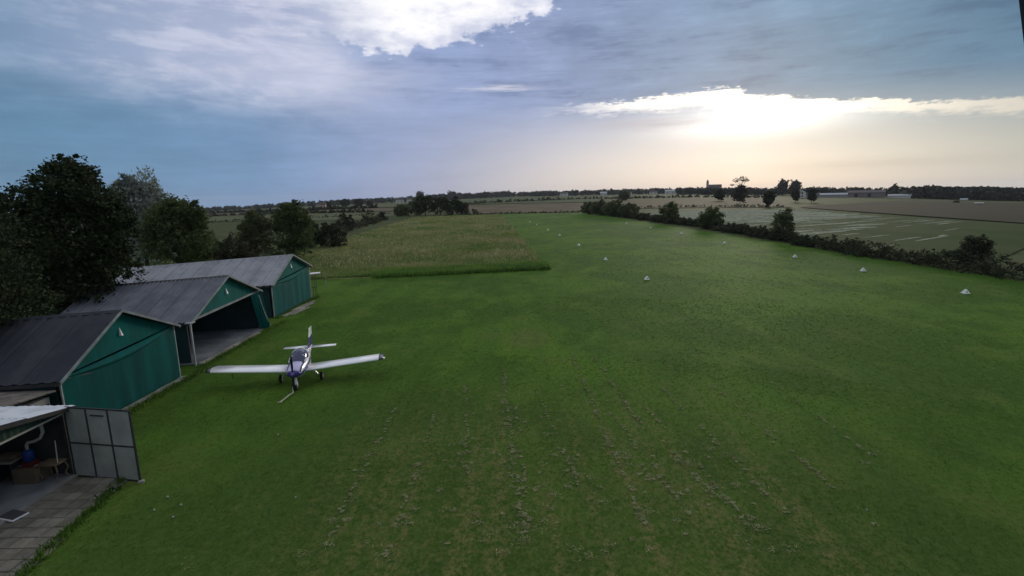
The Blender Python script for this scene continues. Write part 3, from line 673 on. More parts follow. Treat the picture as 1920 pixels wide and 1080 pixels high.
# propeller: two blades, one up one down
MB().loft([[(1.82 + q, r_ * math.cos(a), .97 + r_ * math.sin(a)) for a in np.linspace(0, 6.283, 13)[:-1]] for q, r_ in ((0, .12), (.10, .115), (.20, .08), (.27, .02))]).build("spinner", pmat("spinner_purple", (.10, .08, .24), .3), plane, local=True, smooth=True)
pb = pmat("propeller_black", (.012, .012, .016), .35)
for s in (1, -1):
    o = MB().loft([[(1.88 + t_, c_, .97 + s * z), (1.88, c_ * .3 + .02, .97 + s * z), (1.88 - t_, -c_, .97 + s * z), (1.87, 0, .97 + s * z)] for c_, t_, z in ((.035, .03, .08), (.07, .03, .34), (.07, .018, .65), (.04, .008, .92))]).build("propeller_blade", pb, plane, local=True)
# undercarriage
def wheel(x, y, r_, w, nm):
    prof = [(-.5, .55), (-.5, .85), (-.35, .98), (0, 1.0), (.35, .98), (.5, .85), (.5, .55)]
    rings = [[(x + r_ * q * math.cos(a), y + w * p, r_ + r_ * q * math.sin(a)) for a in np.linspace(0, 6.283, 17)[:-1]] for p, q in prof]
    t_ = MB().loft(rings).build("wheel", TYRE, plane, local=True, smooth=True)
    MB().tube([(x, y - w * .52, r_), (x, y + w * .52, r_)], r_ * .5, 10).build("rim", ALU, t_, local=True)
for s in (-1, 1):
    wheel(-.18, s * .97, .21, .13, "main")
    MB().tube([(-.12, s * .38, .62), (-.15, s * .68, .46), (-.18, s * .89, .215)], [.045, .04, .035], 7).build("main_gear_leg", ALU, plane, local=True)
wheel(1.06, 0, .17, .11, "nose")
MB().loft([[(1.02 + a_ * math.cos(k), b_ * math.sin(k), z) for k in np.linspace(0, 6.283, 11)[:-1]] for a_, b_, z in ((.07, .045, .66), (.09, .06, .45), (.15, .085, .30), (.16, .08, .20), (.10, .05, .14))]).build("nose_leg", WHITE, plane, local=True, smooth=True)
MB().tube([(.45, -2.95, .86), (.46, -2.95, .60), (.60, -2.95, .58)], .014, 6).build("pitot_tube", DARKSTEEL, plane, local=True)
for s in (-1, 1):
    MB().box((1.68, s * .22, 1.0), (.06, .20, .11)).build("air_intake", DARKSTEEL, plane, local=True)
MB().tube([(1.35, .2, .64), (1.30, .21, .50)], .03, 7).build("exhaust_pipe", DARKSTEEL, plane, local=True)
for o in plane.children:      # slim body
    if o.name.split('.')[0] in ('fuselage', 'canopy', 'canopy_frame', 'canopy_rail', 'tailplane', 'fin', 'rudder', 'beacon', 'spinner', 'propeller_blade', 'air_intake', 'exhaust_pipe'):
        k_ = 1.0 if o.name.startswith(('tailplane',)) else FY
        for v_ in o.data.vertices: v_.co = (v_.co.x * FX, v_.co.y * k_, v_.co.z * FZ)
# tow bar hitched to the nose wheel
tb = empty("tow_bar", (-10.80, 23.05, 0)); tag(tb, "pale bent tow bar on the grass, hitched to the aeroplane's nose wheel", "tow bar")
MB().tube([(-10.58, 23.30, .20), (-10.40, 22.90, .14), (-10.36, 22.78, .13)], .03, 7).build("fork", CREAM, tb)
MB().tube([(-10.36, 22.78, .13), (-10.44, 22.55, .12), (-10.47, 22.1, .11), (-10.52, 21.75, .10)], .028, 7).build("bar", CREAM, tb)
MB().tube([(-10.61, 21.73, .10), (-10.43, 21.78, .10)], .025, 7).build("handle", CREAM, tb)

# ------------------------------------------------------------------ runway markers
MK_W = pmat("marker_white", (.72, .74, .70), .6, (.60, .63, .58), 4); MK_D = pmat("marker_number", (.10, .12, .10), .7)
def marker():
    r_ = empty("runway_marker", (0, 0, 0))
    w, h = .23, .38
    MB().add([(-w, -w, .05), (w, -w, .05), (w, w, .05), (-w, w, .05), (-.05, -.05, h), (.05, -.05, h), (.05, .05, h), (-.05, .05, h)],
             [(0, 1, 5, 4), (1, 2, 6, 5), (2, 3, 7, 6), (3, 0, 4, 7), (4, 5, 6, 7)]).build("pyramid", MK_W, r_, local=True)
    MB().box((0, 0, .04), (.52, .52, .03)).build("base_plate", MK_W, r_, local=True)
    MB().add([(-.07, -.199, .12), (.07, -.199, .12), (.045, -.129, .245), (-.045, -.129, .245)], [(0, 1, 2, 3)]).build("dark_panel", MK_D, r_, local=True)
    return r_
mk = marker(); first = True
ordn = ["nearest", "second", "third", "fourth", "fifth", "sixth", "farthest"]
rowA = [(14.2, 53.1), (13.0, 70.1), (12.0, 90.9), (10.9, 114.8), (9.6, 133.2), (8.1, 158.4), (6.6, 176)]
rowB = [(38.5, 42.6), (38.7, 55.7), (38.3, 68.7), (37.3, 89.3), (37.3, 112.1), (36.2, 133.1), (34.8, 155)]
for row, side in ((rowA, "row nearer the meadow"), (rowB, "row nearer the long hedge")):
    for i, (x, y) in enumerate(row):
        o = mk if first else copy_tree(mk); first = False
        o.location = (x, y, tz(x, y) + .03); o.rotation_euler = (0, 0, random.uniform(-.3, .3))
        tag(o, f"white pyramid marker, {ordn[i]} in the {side}", "runway marker", "white pyramid markers along the runway edges")
HAYROWS = [((-5.15, 17.5), (-5.1, 11.6), 22, .10), ((-3.35, 16.5), (-3.35, 11.6), 26, .16), ((-2.35, 20), (-1.6, 15.5), 20, .08), ((-.6, 22.5), (.25, 11.6), 95, .07), ((.05, 17), (.35, 12.5), 40, .35),
           ((.9, 20), (2.0, 14.5), 20, .10), ((3.35, 25.5), (3.5, 12.5), 42, .12), ((3.95, 16.5), (4.95, 12.8), 40, .16), ((5.55, 16.6), (6.5, 11.9), 70, .07), ((4.4, 26), (5.0, 18), 16, .06),
           ((9.3, 19), (9.7, 14), 10, .10), ((12.25, 20.5), (12.15, 16), 10, .06), ((6.9, 18.5), (7.6, 13), 16, .10)]
CLUSTER = "small pale stone of the loose cluster on the lawn beside the paving"
STONES = [(-6.75, 14.3, "small pale stone alone on the lawn between the stone cluster and the hay lines"), (-10.78, 14.48, CLUSTER), (-10.73, 13.8, CLUSTER), (-10.09, 14.04, CLUSTER), (-9.94, 13.44, CLUSTER), (9.89, 13.09, "small pale stone alone on the near lawn right of all the hay lines"), (14.71, 27.52, "small pale stone alone far out on the lawn to the right beyond the hay lines"), (-9.2, 18.6, "small pale stone alone on the lawn just this side of the aeroplane tow bar")]
POLE = [(1.33, 1.58, 10.2), (1.46, 1.363, 8.952), (2.44, -.25, 0)]
HAZE = 0.00006
# ------------------------------------------------------------------ vegetation
def leaves(lobes, n, leaf, seed, clumps=None, fill=.18, long=1.0, droop=0.0):
    g_ = np.random.default_rng(seed)
    lobes = np.array(lobes, float); vol = np.prod(lobes[:, 3:6], 1) ** (2 / 3); vol /= vol.sum()
    nc = clumps or max(12, n // 60)
    li = g_.choice(len(lobes), nc, p=vol)
    dr = g_.normal(size=(nc, 3)); dr /= np.linalg.norm(dr, axis=1)[:, None]
    dr[:, 2] = np.where(dr[:, 2] < (-.55 if leaf < .33 and n > 9500 else -.95), -dr[:, 2], dr[:, 2])
    rr = g_.uniform(.60, 1.16, nc)
    cc = lobes[li, :3] + dr * lobes[li, 3:6] * rr[:, None]
    cs = lobes[li, 3:6].mean(1) * g_.uniform(.10, .26, nc)
    ci = g_.integers(0, nc, n)
    P = cc[ci] + np.clip(g_.normal(size=(n, 3)), -1.7, 1.7) * cs[ci][:, None] * (.62, .62, .5)
    nf = int(n * fill)
    lf = g_.choice(len(lobes), nf, p=vol); q = g_.normal(size=(nf, 3)); q /= np.linalg.norm(q, axis=1)[:, None]
    P[:nf] = lobes[lf, :3] + q * lobes[lf, 3:6] * (g_.uniform(0, 1, nf) ** (1 / 3) * .85)[:, None]
    a = g_.normal(size=(n, 3)); a[:, 2] *= .7
    if droop: a[:, 2] -= droop
    a /= np.linalg.norm(a, axis=1)[:, None]
    b_ = g_.normal(size=(n, 3)); b_ = np.cross(a, b_); b_ /= np.linalg.norm(b_, axis=1)[:, None]
    L = leaf * g_.uniform(.6, 1.35, n)[:, None]
    V = np.stack([P - a * L * .5 * long, P + b_ * L * .32, P + a * L * .5 * long, P - b_ * L * .32], 1).reshape(-1, 3)
    return V, np.arange(4 * n).reshape(n, 4)
def folmat(name, c1_, c2_, scale=.6, trans=.18):
    return pmat(name, c1_, .75, c2_, scale, spec=.15, island=.45, trans=trans, lo=.4, hi=.62)
F_DARK = folmat("dark_foliage", (.018, .030, .012), (.030, .044, .016), .5)
F_GREEN = folmat("green_foliage", (.066, .094, .034), (.092, .118, .044), .5, .42)
F_OLIVE = folmat("olive_foliage", (.080, .100, .045), (.108, .122, .056), .4, .42)
F_WILLOW = folmat("willow_foliage", (.25, .28, .25), (.17, .20, .17), .4, .4)
F_BROWN = folmat("brown_foliage", (.050, .042, .026), (.036, .044, .020), .6)
F_HEDGE = folmat("hedge_foliage", (.034, .044, .022), (.058, .062, .034), .35, .28)
F_FAR = folmat("far_foliage", (.020, .028, .022), (.032, .040, .028), .02, .1)
BARK = pmat("bark", (.055, .045, .035), .95, (.035, .03, .024), 4)
def tree(name, x, y, lobes, n, leaf, mat, label, cat="tree", group=None, trunk=.22, seed=1, limbs=7, droop=0.0, long=1.0, fill=.18, clumps=None):
    """lobes given relative to the base: (dx, dy, z, rx, ry, rz)"""
    z0 = tz(x, y); root = empty(name, (x, y, z0)); tag(root, label, cat, group)
    V, F = leaves(lobes, n, leaf, seed, clumps, fill, long, droop)
    np_mesh("crown", V, F, mat, parent=root)
    g_ = random.Random(seed); mb = MB()
    if trunk:
        big = max(lobes, key=lambda q: q[3] * q[5]); top = max(q[2] + .45 * q[5] for q in lobes)
        zt = big[2] - .2 * big[5]
        lean = (big[0] * .8, big[1] * .8)
        path = [(lean[0] * t * t + g_.uniform(-.1, .1) * t, lean[1] * t * t, top * t - .1 * (1 - t)) for t in (0, .15, .35, .6, .8, 1)]
        mb.tube(path, [trunk * 1.35, trunk, trunk * .85, trunk * .55, trunk * .3, trunk * .08], 8)
        for i in range(limbs):
            l = lobes[i % len(lobes)]; t = g_.uniform(.25, .7)
            s0 = Vector((lean[0] * t * t, lean[1] * t * t, top * t)); a = g_.uniform(0, 6.28)
            e = Vector((l[0] + l[3] * .75 * math.cos(a), l[1] + l[4] * .75 * math.sin(a), max(l[2] + l[5] * g_.uniform(-.1, .7), s0.z + .3)))
            md = (s0 + e) / 2 + Vector((0, 0, .12 * (e - s0).length))
            mb.tube([s0, md, e], [trunk * .42, trunk * .26, trunk * .07], 6)
        mb.build("trunk", BARK, root, local=True, smooth=True)
    return root

# big trees behind the hangars
tree("broadleaf_tree", -27.4, 31.2, [(1.0, -.2, 7.0, 3.1, 2.6, 3.6), (1.3, 0, 9.7, 1.9, 1.7, 1.8), (-1.6, -.3, 8.2, 1.7, 1.8, 1.7), (-2.6, -.5, 6.0, 1.8, 1.9, 2.2), (3.2, -.2, 7.6, 1.3, 1.3, 1.5), (3.0, -.4, 5.2, 1.4, 1.4, 1.5), (-1.0, -1.6, 4.0, 3.2, 1.8, 2.6), (2.0, -1.4, 4.4, 1.8, 1.5, 1.6), (1.3, 0, 11.2, .7, .7, .7)],
     52000, .20, F_DARK, "tallest dark leafy tree, rising behind the charcoal roofed hangar", trunk=.34, seed=11, limbs=14)
tree("broadleaf_tree", -25.0, 22.6, [(0, 0, 6.2, 2.9, 2.6, 3.2), (1.5, -.3, 4.0, 2.3, 2.3, 2.2), (.2, .8, 8.1, 1.9, 1.8, 1.5), (1.6, -1.6, 5.4, 1.6, 1.4, 1.6), (2.2, -2.4, 3.6, 1.5, 1.4, 1.4), (2.9, -2.6, 5.0, 1.0, 1.2, 1.5)],
     30000, .15, F_DARK, "dark tree overhanging the rear of the charcoal hangar roof, half out of view", trunk=.25, seed=12, limbs=9)
tree("willow_tree", -42.9, 60, [(.2, 0, 8.4, 3.0, 2.6, 3.9), (-.9, 0, 9.4, 1.9, 1.9, 2.3), (1.6, 0, 8.6, 2.0, 1.8, 2.6), (.3, 0, 4.5, 2.6, 2.2, 2.8)],
     11000, .28, F_WILLOW, "pale silvery willow showing between the tallest dark tree and its green neighbour", trunk=.24, seed=13, droop=1.1, long=1.7, fill=.35)
tree("broadleaf_tree", -31.0, 48, [(0, 0, 5.4, 2.5, 2.6, 3.3), (.1, 0, 7.8, 1.9, 1.8, 1.7), (-1.7, 0, 6.3, 1.6, 1.7, 2.0), (1.9, 0, 7.3, .6, .6, 1.6), (1.4, 0, 4.5, 1.6, 1.6, 2.1), (2.4, 0, 7.0, .45, .45, 1.5)],
     22000, .24, F_GREEN, "rounded green tree with thin upright shoots, right of the silvery willow", trunk=.24, seed=14, limbs=9)
tree("shrub", -35.2, 62, [(-.9, 0, 2.6, 2.2, 1.6, 1.9), (1.4, 0, 3.0, 1.9, 1.6, 2.0), (3.2, .5, 2.2, 1.4, 1.3, 1.5)],
     9000, .24, F_BROWN, "reddish brown shrub low behind the farthest hangar roof", "shrub", trunk=.10, seed=15)
tree("broadleaf_tree", -36.0, 72.5, [(.3, 0, 3.6, 2.0, 2.0, 3.2), (0, 0, 5.6, 1.4, 1.4, 1.9), (-1.2, 0, 3.6, 1.3, 1.3, 2.4)],
     12000, .27, F_OLIVE, "left and shorter of two dense olive trees beyond the farthest hangar", trunk=.2, seed=16)
tree("broadleaf_tree", -31.9, 75, [(0, 0, 4.4, 2.5, 2.4, 3.6), (.3, 0, 7.0, 1.6, 1.6, 1.9), (1.6, 0, 4.6, 1.7, 1.7, 2.6), (-1.3, 0, 5.6, 1.5, 1.5, 2.2), (-.3, 0, 1.8, 2.6, 2.2, 1.8)],
     17000, .27, F_GREEN, "right and taller of two dense olive trees beyond the farthest hangar", trunk=.22, seed=17)
tree("shrub", -34.6, 96, [(0, 0, 2.3, 2.6, 2.0, 2.3), (2.2, 1, 1.7, 1.8, 1.6, 1.6), (-2.2, 0, 2.5, 1.8, 1.7, 2.2), (.8, 0, 3.5, 1.4, 1.4, 1.2)],
     8000, .34, F_HEDGE, "dark spreading shrub at the left edge of the meadow beside the two olive trees", "shrub", trunk=.12, seed=18)
for i, (x, y, h, w, m, lb) in enumerate([(-48.5, 150, 4.6, 2.8, F_BROWN, "roundish brown bush on the left meadow edge, between hedge and far clump"), (-51.8, 190, 3.8, 2.6, F_OLIVE, "small olive bush on the left meadow edge, second beyond the brown one"), (-53.8, 214, 3.4, 1.9, F_DARK, "small dark bush at the far left corner of the meadow")]):
    tree("bush", x, y, [(0, 0, h * .5, w, w, h * .5), (w * .5, 0, h * .35, w * .7, w * .7, h * .38)], 2200, .5, m, lb, "bush", trunk=.1, seed=30 + i, limbs=4)
def hedge(name, pts, h, w, n, leaf, mat, label, cat="hedge", seed=5, step=1.6, jit=.35, near=None):
    lob = []; g_ = np.random.default_rng(seed); x0, y0 = pts[0]; 
    for (xa, ya), (xb, yb) in zip(pts[:-1], pts[1:]):
        L = math.hypot(xb - xa, yb - ya); k = max(1, int(L / step))
        for i in range(k):
            t = (i + g_.uniform(0, 1)) / k; hh = h * g_.uniform(1 - jit, 1 + jit); x = xa + (xb - xa) * t + g_.normal() * w * .25; y = ya + (yb - ya) * t + g_.normal() * w * .12
            lob.append((x - x0, y - y0, tz(x, y) - tz(x0, y0) + hh * .42, w * g_.uniform(.4, .7), w * g_.uniform(.45, .75), hh * .56))
    root = empty(name, (x0, y0, tz(x0, y0))); tag(root, label, cat)
    V, F = leaves(lob, n, leaf, seed, clumps=n // 25, fill=.25)
    if near is not None:    # finer leaves at the close end
        dd = np.linalg.norm(V.reshape(-1, 4, 3).mean(1)[:, :2] + (x0, y0), axis=1)
        c = V.reshape(-1, 4, 3); ctr_ = c.mean(1, keepdims=True); V = (ctr_ + (c - ctr_) * np.clip(dd / near, .35, 1.6)[:, None, None]).reshape(-1, 3)
    np_mesh("foliage", V, F, mat, parent=root)
    return root
hedge("hedge", [(-39.5, 92), (-47, 140), (-55, 225)], 1.9, 3.2, 9000, .42, F_HEDGE, "low scrubby hedge along the left edge of the meadow", seed=41)
hedge("hedge", [(49.5, 36), (49.8, 48), (48.0, 69), (49.2, 92), (49.5, 136), (45.5, 187), (38.0, 256)], 1.6, 2.8, 90000, .36, F_HEDGE, "long dark hedge down the right side of the grass runway", seed=42, near=110, step=1.1)
bush_list = [(35.2, 232, 5.6, 3.2, F_OLIVE, "bush at the far end of the runway hedge, smallest of its cluster"), (38.0, 219, 6.2, 3.6, F_OLIVE, "broad olive bush second from the far end of the runway hedge"), (41.0, 206, 6.4, 3.8, F_GREEN, "tallest green bush in the cluster at the far part of the runway hedge"),
             (44.2, 193, 5.6, 3.5, F_OLIVE, "nearest olive bush of the cluster at the far part of the runway hedge"), (48.2, 157, 6.6, 2.6, F_GREEN, "single upright bush in the runway hedge just before the far cluster"), (48.9, 126, 5.2, 2.6, F_GREEN, "round bush in the runway hedge midway along"),
             (49.6, 93.5, 6.0, 1.9, F_OLIVE, "thin wispy bush rising from the runway hedge before the pale stripes"), (51.4, 56.5, 3.7, 1.5, F_HEDGE, "big dark bush at the near right end of the runway hedge")]
for i, (x, y, h, w, m, lb) in enumerate(bush_list):
    k = 4200 if i < 5 else 8000
    tree("bush", x, y, [(0, 0, h * .46, w, w, h * .46), (w * .35, 0, h * .7, w * .6, w * .6, h * .30), (-w * .45, 0, h * .5, w * .65, w * .65, h * .40), (w * .6, 0, h * .32, w * .6, w * .6, h * .33)], k, max(.2, y * .0026), m, lb, "bush", "bushes in the runway hedge", trunk=.1, seed=50 + i, limbs=5, fill=.3)
# clump beyond the meadow
for i, (x, h, w, m, lb) in enumerate([(-55.0, 5.6, 4.2, F_GREEN, "low bush at the left end of the tree clump beyond the meadow"), (-48.5, 8.6, 4.5, F_GREEN, "second tree from the left of the clump beyond the meadow"), (-43.0, 11.2, 5.0, F_DARK, "tallest tree in the middle of the clump beyond the meadow"),
                                     (-36.2, 9.6, 5.0, F_DARK, "dark tree right of the middle of the clump beyond the meadow"), (-29.5, 9.2, 5.4, F_DARK, "wide dark tree at the right of the clump beyond the meadow"), (-24.6, 6.6, 3.4, F_BROWN, "brownish bush at the right end of the clump beyond the meadow")]):
    y = 262 + (i % 2) * 5
    tree("clump_tree", x, y, [(0, 0, h * .48, w, w, h * .48), (w * .4, 0, h * .68, w * .6, w * .6, h * .3), (-w * .4, 0, h * .55, w * .65, w * .65, h * .36)], 2600, .75, m, lb, "tree", "trees of the clump beyond the meadow", trunk=.18, seed=70 + i, limbs=4, fill=.3)
tree("bush", -17.6, 258, [(0, 0, 1.4, 1.9, 1.9, 1.5)], 700, .5, F_DARK, "small round dark bush at the far corner between meadow and runway", "bush", trunk=.08, seed=80, limbs=3)
# single trees out in the fields
single = [(112.8, 514.5, 9, 5.6, F_OLIVE, "wide bush tree alone on the green field far beyond the runway hedge"), (172.4, 428, 8.6, 4.0, F_DARK, "round field tree left of the tall brownish one"), (150.7, 340, 12.2, 4.6, F_BROWN, "tall brownish field tree below the tall umbrella shaped tree"),
          (136.7, 274, 8.3, 3.3, F_DARK, "dark oval field tree at the end of the dark field line"), (204.6, 372, 9.2, 2.7, F_BROWN, "slim field tree in front of the white gabled house"), (205.2, 353, 8.8, 2.8, F_DARK, "slim dark field tree just right of the white gabled house"),
          (-239.4, 681, 8.5, 4.5, F_DARK, "first of the small round trees on the fields left of the clump"), (-240.4, 757, 10.5, 6.5, F_DARK, "second and widest of the small round trees on the fields left of the clump"), (-200.4, 685, 9.5, 5.0, F_DARK, "third of the small round trees on the fields left of the clump"), (-190, 700, 6.0, 3.5, F_DARK, "last and lowest of the small round trees on the fields left of the clump")]
for i, (x, y, h, w, m, lb) in enumerate(single):
    tree("field_tree", x, y, [(0, 0, h * .54, w, w, h * .46), (0, 0, h * .75, w * .7, w * .7, h * .25)], 1800, y * .0036, m, lb, "tree", "lone trees in the fields", trunk=.16, seed=90 + i, limbs=3, fill=.55, clumps=70)
sky_t = [(391.7, 747, 23, 7.5, "left of two tall round trees on the skyline behind the white gabled house"), (409, 746, 22, 8.0, "right of two tall round trees on the skyline behind the white gabled house"), (519.6, 703, 15, 6.0, "round tree standing above the skyline left of the wooded hill"),
         (-185, 1069, 21, 10, "tall round tree on the skyline above the left of the far clump"), (-141.4, 1270, 21, 13, "broad tree on the skyline above the right of the far clump"), (640, 790, 13, 7, "low round tree on the skyline where the wooded hill begins")]
for i, (x, y, h, w, lb) in enumerate(sky_t):
    tree("skyline_tree", x, y, [(0, 0, h * .6, w, w, h * .4), (0, 0, h * .35, w * .8, w * .8, h * .3)], 1300, 2.6, F_FAR, lb, "tree", "single trees on the skyline", trunk=.3, seed=110 + i, limbs=2, fill=.7, clumps=60)
tree("umbrella_tree", 255, 575, [(0, 0, 19.5, 7.5, 6, 2.6), (-5, 0, 17.5, 3.5, 3, 1.6), (5.5, 0, 17.8, 3.4, 3, 1.6), (-11, 0, 13.8, 2.2, 2, 1.6), (0, 0, 12, 3.0, 3, 2.0)], 520, 1.2, F_FAR, "tall thin umbrella shaped tree open to the sky on the skyline", trunk=.45, seed=130, limbs=14, fill=.3, clumps=60)
# far woodland belts and the wooded rise: seen only as a mass
def belt(rows, seed, nq, label_name):
    g_ = np.random.default_rng(seed); Vs = []; 
    for az0, az1, d0, d1, h0, h1, cnt in rows:
        a = np.radians(g_.uniform(az0, az1, cnt)); dd = g_.uniform(d0, d1, cnt); x = dd * np.sin(a); y = dd * np.cos(a); z = terr(x, y); h = g_.uniform(h0, h1, cnt)
        n = nq; r_ = h * g_.uniform(.45, .75, cnt)
        q = g_.normal(size=(cnt, n, 3)); q /= np.linalg.norm(q, axis=2)[..., None]; q *= g_.uniform(.55, 1.0, (cnt, n, 1))
        P = np.stack([x, y, z + h * .5], -1)[:, None, :] + q * np.stack([r_, r_, h * .52], -1)[:, None, :]
        P = P.reshape(-1, 3); sz = np.repeat(h * .17, n)[:, None] * g_.uniform(.6, 1.3, (cnt * n, 1))
        A = g_.normal(size=P.shape); A /= np.linalg.norm(A, axis=1)[:, None]; Bv = np.cross(A, g_.normal(size=P.shape)); Bv /= np.linalg.norm(Bv, axis=1)[:, None]
        Vs.append(np.stack([P - A * sz, P + Bv * sz * .7, P + A * sz, P - Bv * sz * .7], 1).reshape(-1, 3))
    V = np.concatenate(Vs)
    return tag(np_mesh(label_name, V, np.arange(len(V)).reshape(-1, 4), F_FAR), kind='stuff')
belt([(-48, -22, 1300, 1700, 7, 12, 260), (-24, -10, 1150, 1600, 8, 13, 150), (-10, 4, 1250, 1800, 8, 13, 170), (-9, 0, 1250, 1350, 12, 16, 60), (2, 20, 1150, 1600, 8, 14, 230), (18, 34, 850, 1150, 7, 12, 230), (33, 40, 800, 1000, 7, 11, 90)], 3, 70, "far_woodland")
belt([(36.5, 47, 700, 800, 9, 13, 150), (38.5, 44, 720, 860, 10, 14, 150), (40, 52, 760, 900, 10, 14, 140), (44, 55, 740, 900, 9, 13, 120)], 4, 70, "wooded_hill")
for nm, pts, h, lb in [("a", [(-46, 518), (79, 620)], 3.0, "dark hedge line far beyond the stubble at the runway end, left part"), ("b", [(80, 621), (227, 577), (266, 536)], 2.6, "dark hedge line running below the far houses to the right"), ("c", [(69, 303), (120, 297), (143, 270)], 1.4, "dark low bank between the tan field and the hay stripes"),
                       ("d", [(-26, 261.5), (38, 261.5)], .9, "ragged dark bank closing the far end of the grass runway"), ("e", [(-330, 480), (-237, 466), (-93, 345)], 2.2, "dark hedge across the fields left of the meadow, the nearer one"), ("f", [(-500, 830), (-130, 500)], 3.0, "dark hedge across the fields left of the meadow, the farther one"), ("g", [(-150, 232), (-100, 262), (-62, 300)], 1.2, "thin dark bank in the pale crop left of the meadow")]:
    L = sum(math.hypot(q[0] - p[0], q[1] - p[1]) for p, q in zip(pts[:-1], pts[1:])); dist = math.hypot(*pts[0])
    hedge("field_hedge", pts, h, h * 1.3, int(L * 26), max(.4, dist * .0022), F_DARK, lb, "hedge", seed=200 + ord(nm), step=h * 1.0, jit=.45)

# ------------------------------------------------------------------ far buildings
PALEW = pmat("pale_render", (.55, .53, .50), .9, (.45, .44, .42), .3); GREYW = pmat("grey_render", (.27, .25, .25), .9); DKR = pmat("dark_tiles", (.07, .06, .06), .9); WIN = pmat("dark_window", (.02, .022, .03), .2)
METAL = pmat("white_sheet", (.36, .38, .40), .6)
def house(x, y, w, dp, h, rh, rot, label, wall=PALEW, roofm=DKR, wins=(), cat="house", group=None, name="house", ridge_along=True):
    z = tz(x, y) - .2; root = empty(name, (x, y, z), R_(rot)); tag(root, label, cat, group)
    if ridge_along:
        pts = [(-dp / 2, 0), (dp / 2, 0), (dp / 2, h), (0, h + rh), (-dp / 2, h)]
        MB().loft([[(s * w / 2, p[0], p[1]) for p in pts] for s in (-1, 1)]).build("wall", wall, root, local=True)
        for s in (-1, 1): MB().hexa([(-w / 2 - .3, s * (dp / 2 + .4), h - .3), (w / 2 + .3, s * (dp / 2 + .4), h - .3), (w / 2 + .3, 0, h + rh + .05), (-w / 2 - .3, 0, h + rh + .05), (-w / 2 - .3, s * (dp / 2 + .4), h - .05), (w / 2 + .3, s * (dp / 2 + .4), h - .05), (w / 2 + .3, 0, h + rh + .3), (-w / 2 - .3, 0, h + rh + .3)]).build("roof", roofm, root, local=True)
    else:
        pts = [(-w / 2, 0), (w / 2, 0), (w / 2, h), (0, h + rh), (-w / 2, h)]
        MB().loft([[(p[0], s * dp / 2, p[1]) for p in pts] for s in (-1, 1)]).build("wall", wall, root, local=True)
        for s in (-1, 1): MB().hexa([(s * (w / 2 + .4), -dp / 2 - .3, h - .3), (0, -dp / 2 - .3, h + rh + .05), (0, dp / 2 + .3, h + rh + .05), (s * (w / 2 + .4), dp / 2 + .3, h - .3), (s * (w / 2 + .4), -dp / 2 - .3, h), (0, -dp / 2 - .3, h + rh + .3), (0, dp / 2 + .3, h + rh + .3), (s * (w / 2 + .4), dp / 2 + .3, h)]).build("roof", roofm, root, local=True)
    for wx, wz, ww, wh in wins: MB().box((wx, -dp / 2 - .03, wz), (ww, .12, wh)).build("window", WIN, root, local=True)
    return root
house(295, 529, 10.5, 12, 6.3, 2.6, -29, "white gabled farmhouse with four dark windows below the skyline trees", wins=[(-2.2, 1.9, 1.3, 1.7), (2.2, 1.9, 1.3, 1.7), (-2.2, 4.9, 1.3, 1.7), (2.2, 4.9, 1.3, 1.7)], ridge_along=False)
house(312, 536, 12, 8, 3.2, 2.0, -29, "low dark roofed wing joined to the right of the white farmhouse", wall=GREYW)
house(343, 552, 26, 9, 3.2, 1.3, -32, "long low white roofed shed right of the farmhouse", wall=GREYW, roofm=METAL, cat="shed")
house(388, 566, 34, 14, 5.6, 2.0, -34, "broad grey brown barn right of the long white shed", wall=pmat("brown_render", (.17, .14, .14), .9), roofm=pmat("brown_tiles", (.12, .10, .10), .9), cat="barn", wins=[(-9, 2.5, 3, 3.4), (3, 2.5, 3, 3.4)])
house(420, 560, 20, 8, 3.0, 1.2, -36, "low pale shed at the right end of the farm buildings", roofm=METAL, cat="shed")
for i, (x, y, w, h, lb) in enumerate([(303, 1100, 16, 5, "pale house at the left end of the far village row"), (326, 1060, 20, 6, "second pale house of the far village row"), (352, 1030, 15, 5, "third pale house of the far village row"), (378, 985, 18, 6, "pale house of the far village row nearest below the church"), (262, 1150, 14, 5, "small pale house alone left of the far village row"), (118, 1140, 16, 6, "pale farmhouse on the skyline above the runway end"), (205, 1140, 14, 5, "small pale house with white roof above the green field")]):
    house(x, y, w, 9, h, 2.4, -math.degrees(math.atan2(x, y)) + random.uniform(-15, 15), lb, group="far village houses", wins=[(-w * .25, 2.4, 1.6, 1.8), (w * .25, 2.4, 1.6, 1.8)], roofm=METAL if i in (1, 6) else DKR)
for i, (x, y, w, lb) in enumerate([(-196, 923, 14, "left pale building below the skyline by the far clump"), (-176, 915, 12, "right pale building below the skyline by the far clump"), (-233, 643, 9, "small pinkish building on the fields far to the left")]):
    house(x, y, w, 8, 6, 2.5, 12, lb, wall=PALEW if i < 2 else pmat("pink_render", (.42, .28, .25), .9), wins=[(-3, 2.6, 1.6, 2), (3, 2.6, 1.6, 2)])
ch = empty("church", (445, 1130, tz(445, 1130)), R_(-21)); tag(ch, "dark church with a slim bell tower on the skyline", "church")
MB().loft([[(s * 13, p[0], p[1]) for p in ((-7, 0), (7, 0), (7, 13), (0, 18), (-7, 13))] for s in (-1, 1)]).build("nave", GREYW, ch, local=True)
MB().box((-15.6, 0, 12), (5, 5, 24)).build("bell_tower", GREYW, ch, local=True)
MB().loft([[(-18.3, -2.7, 24), (-12.9, -2.7, 24), (-12.9, 2.7, 24), (-18.3, 2.7, 24)], [(-15.7, -.1, 30), (-15.5, -.1, 30), (-15.5, .1, 30), (-15.7, .1, 30)]]).build("spire", DKR, ch, local=True)
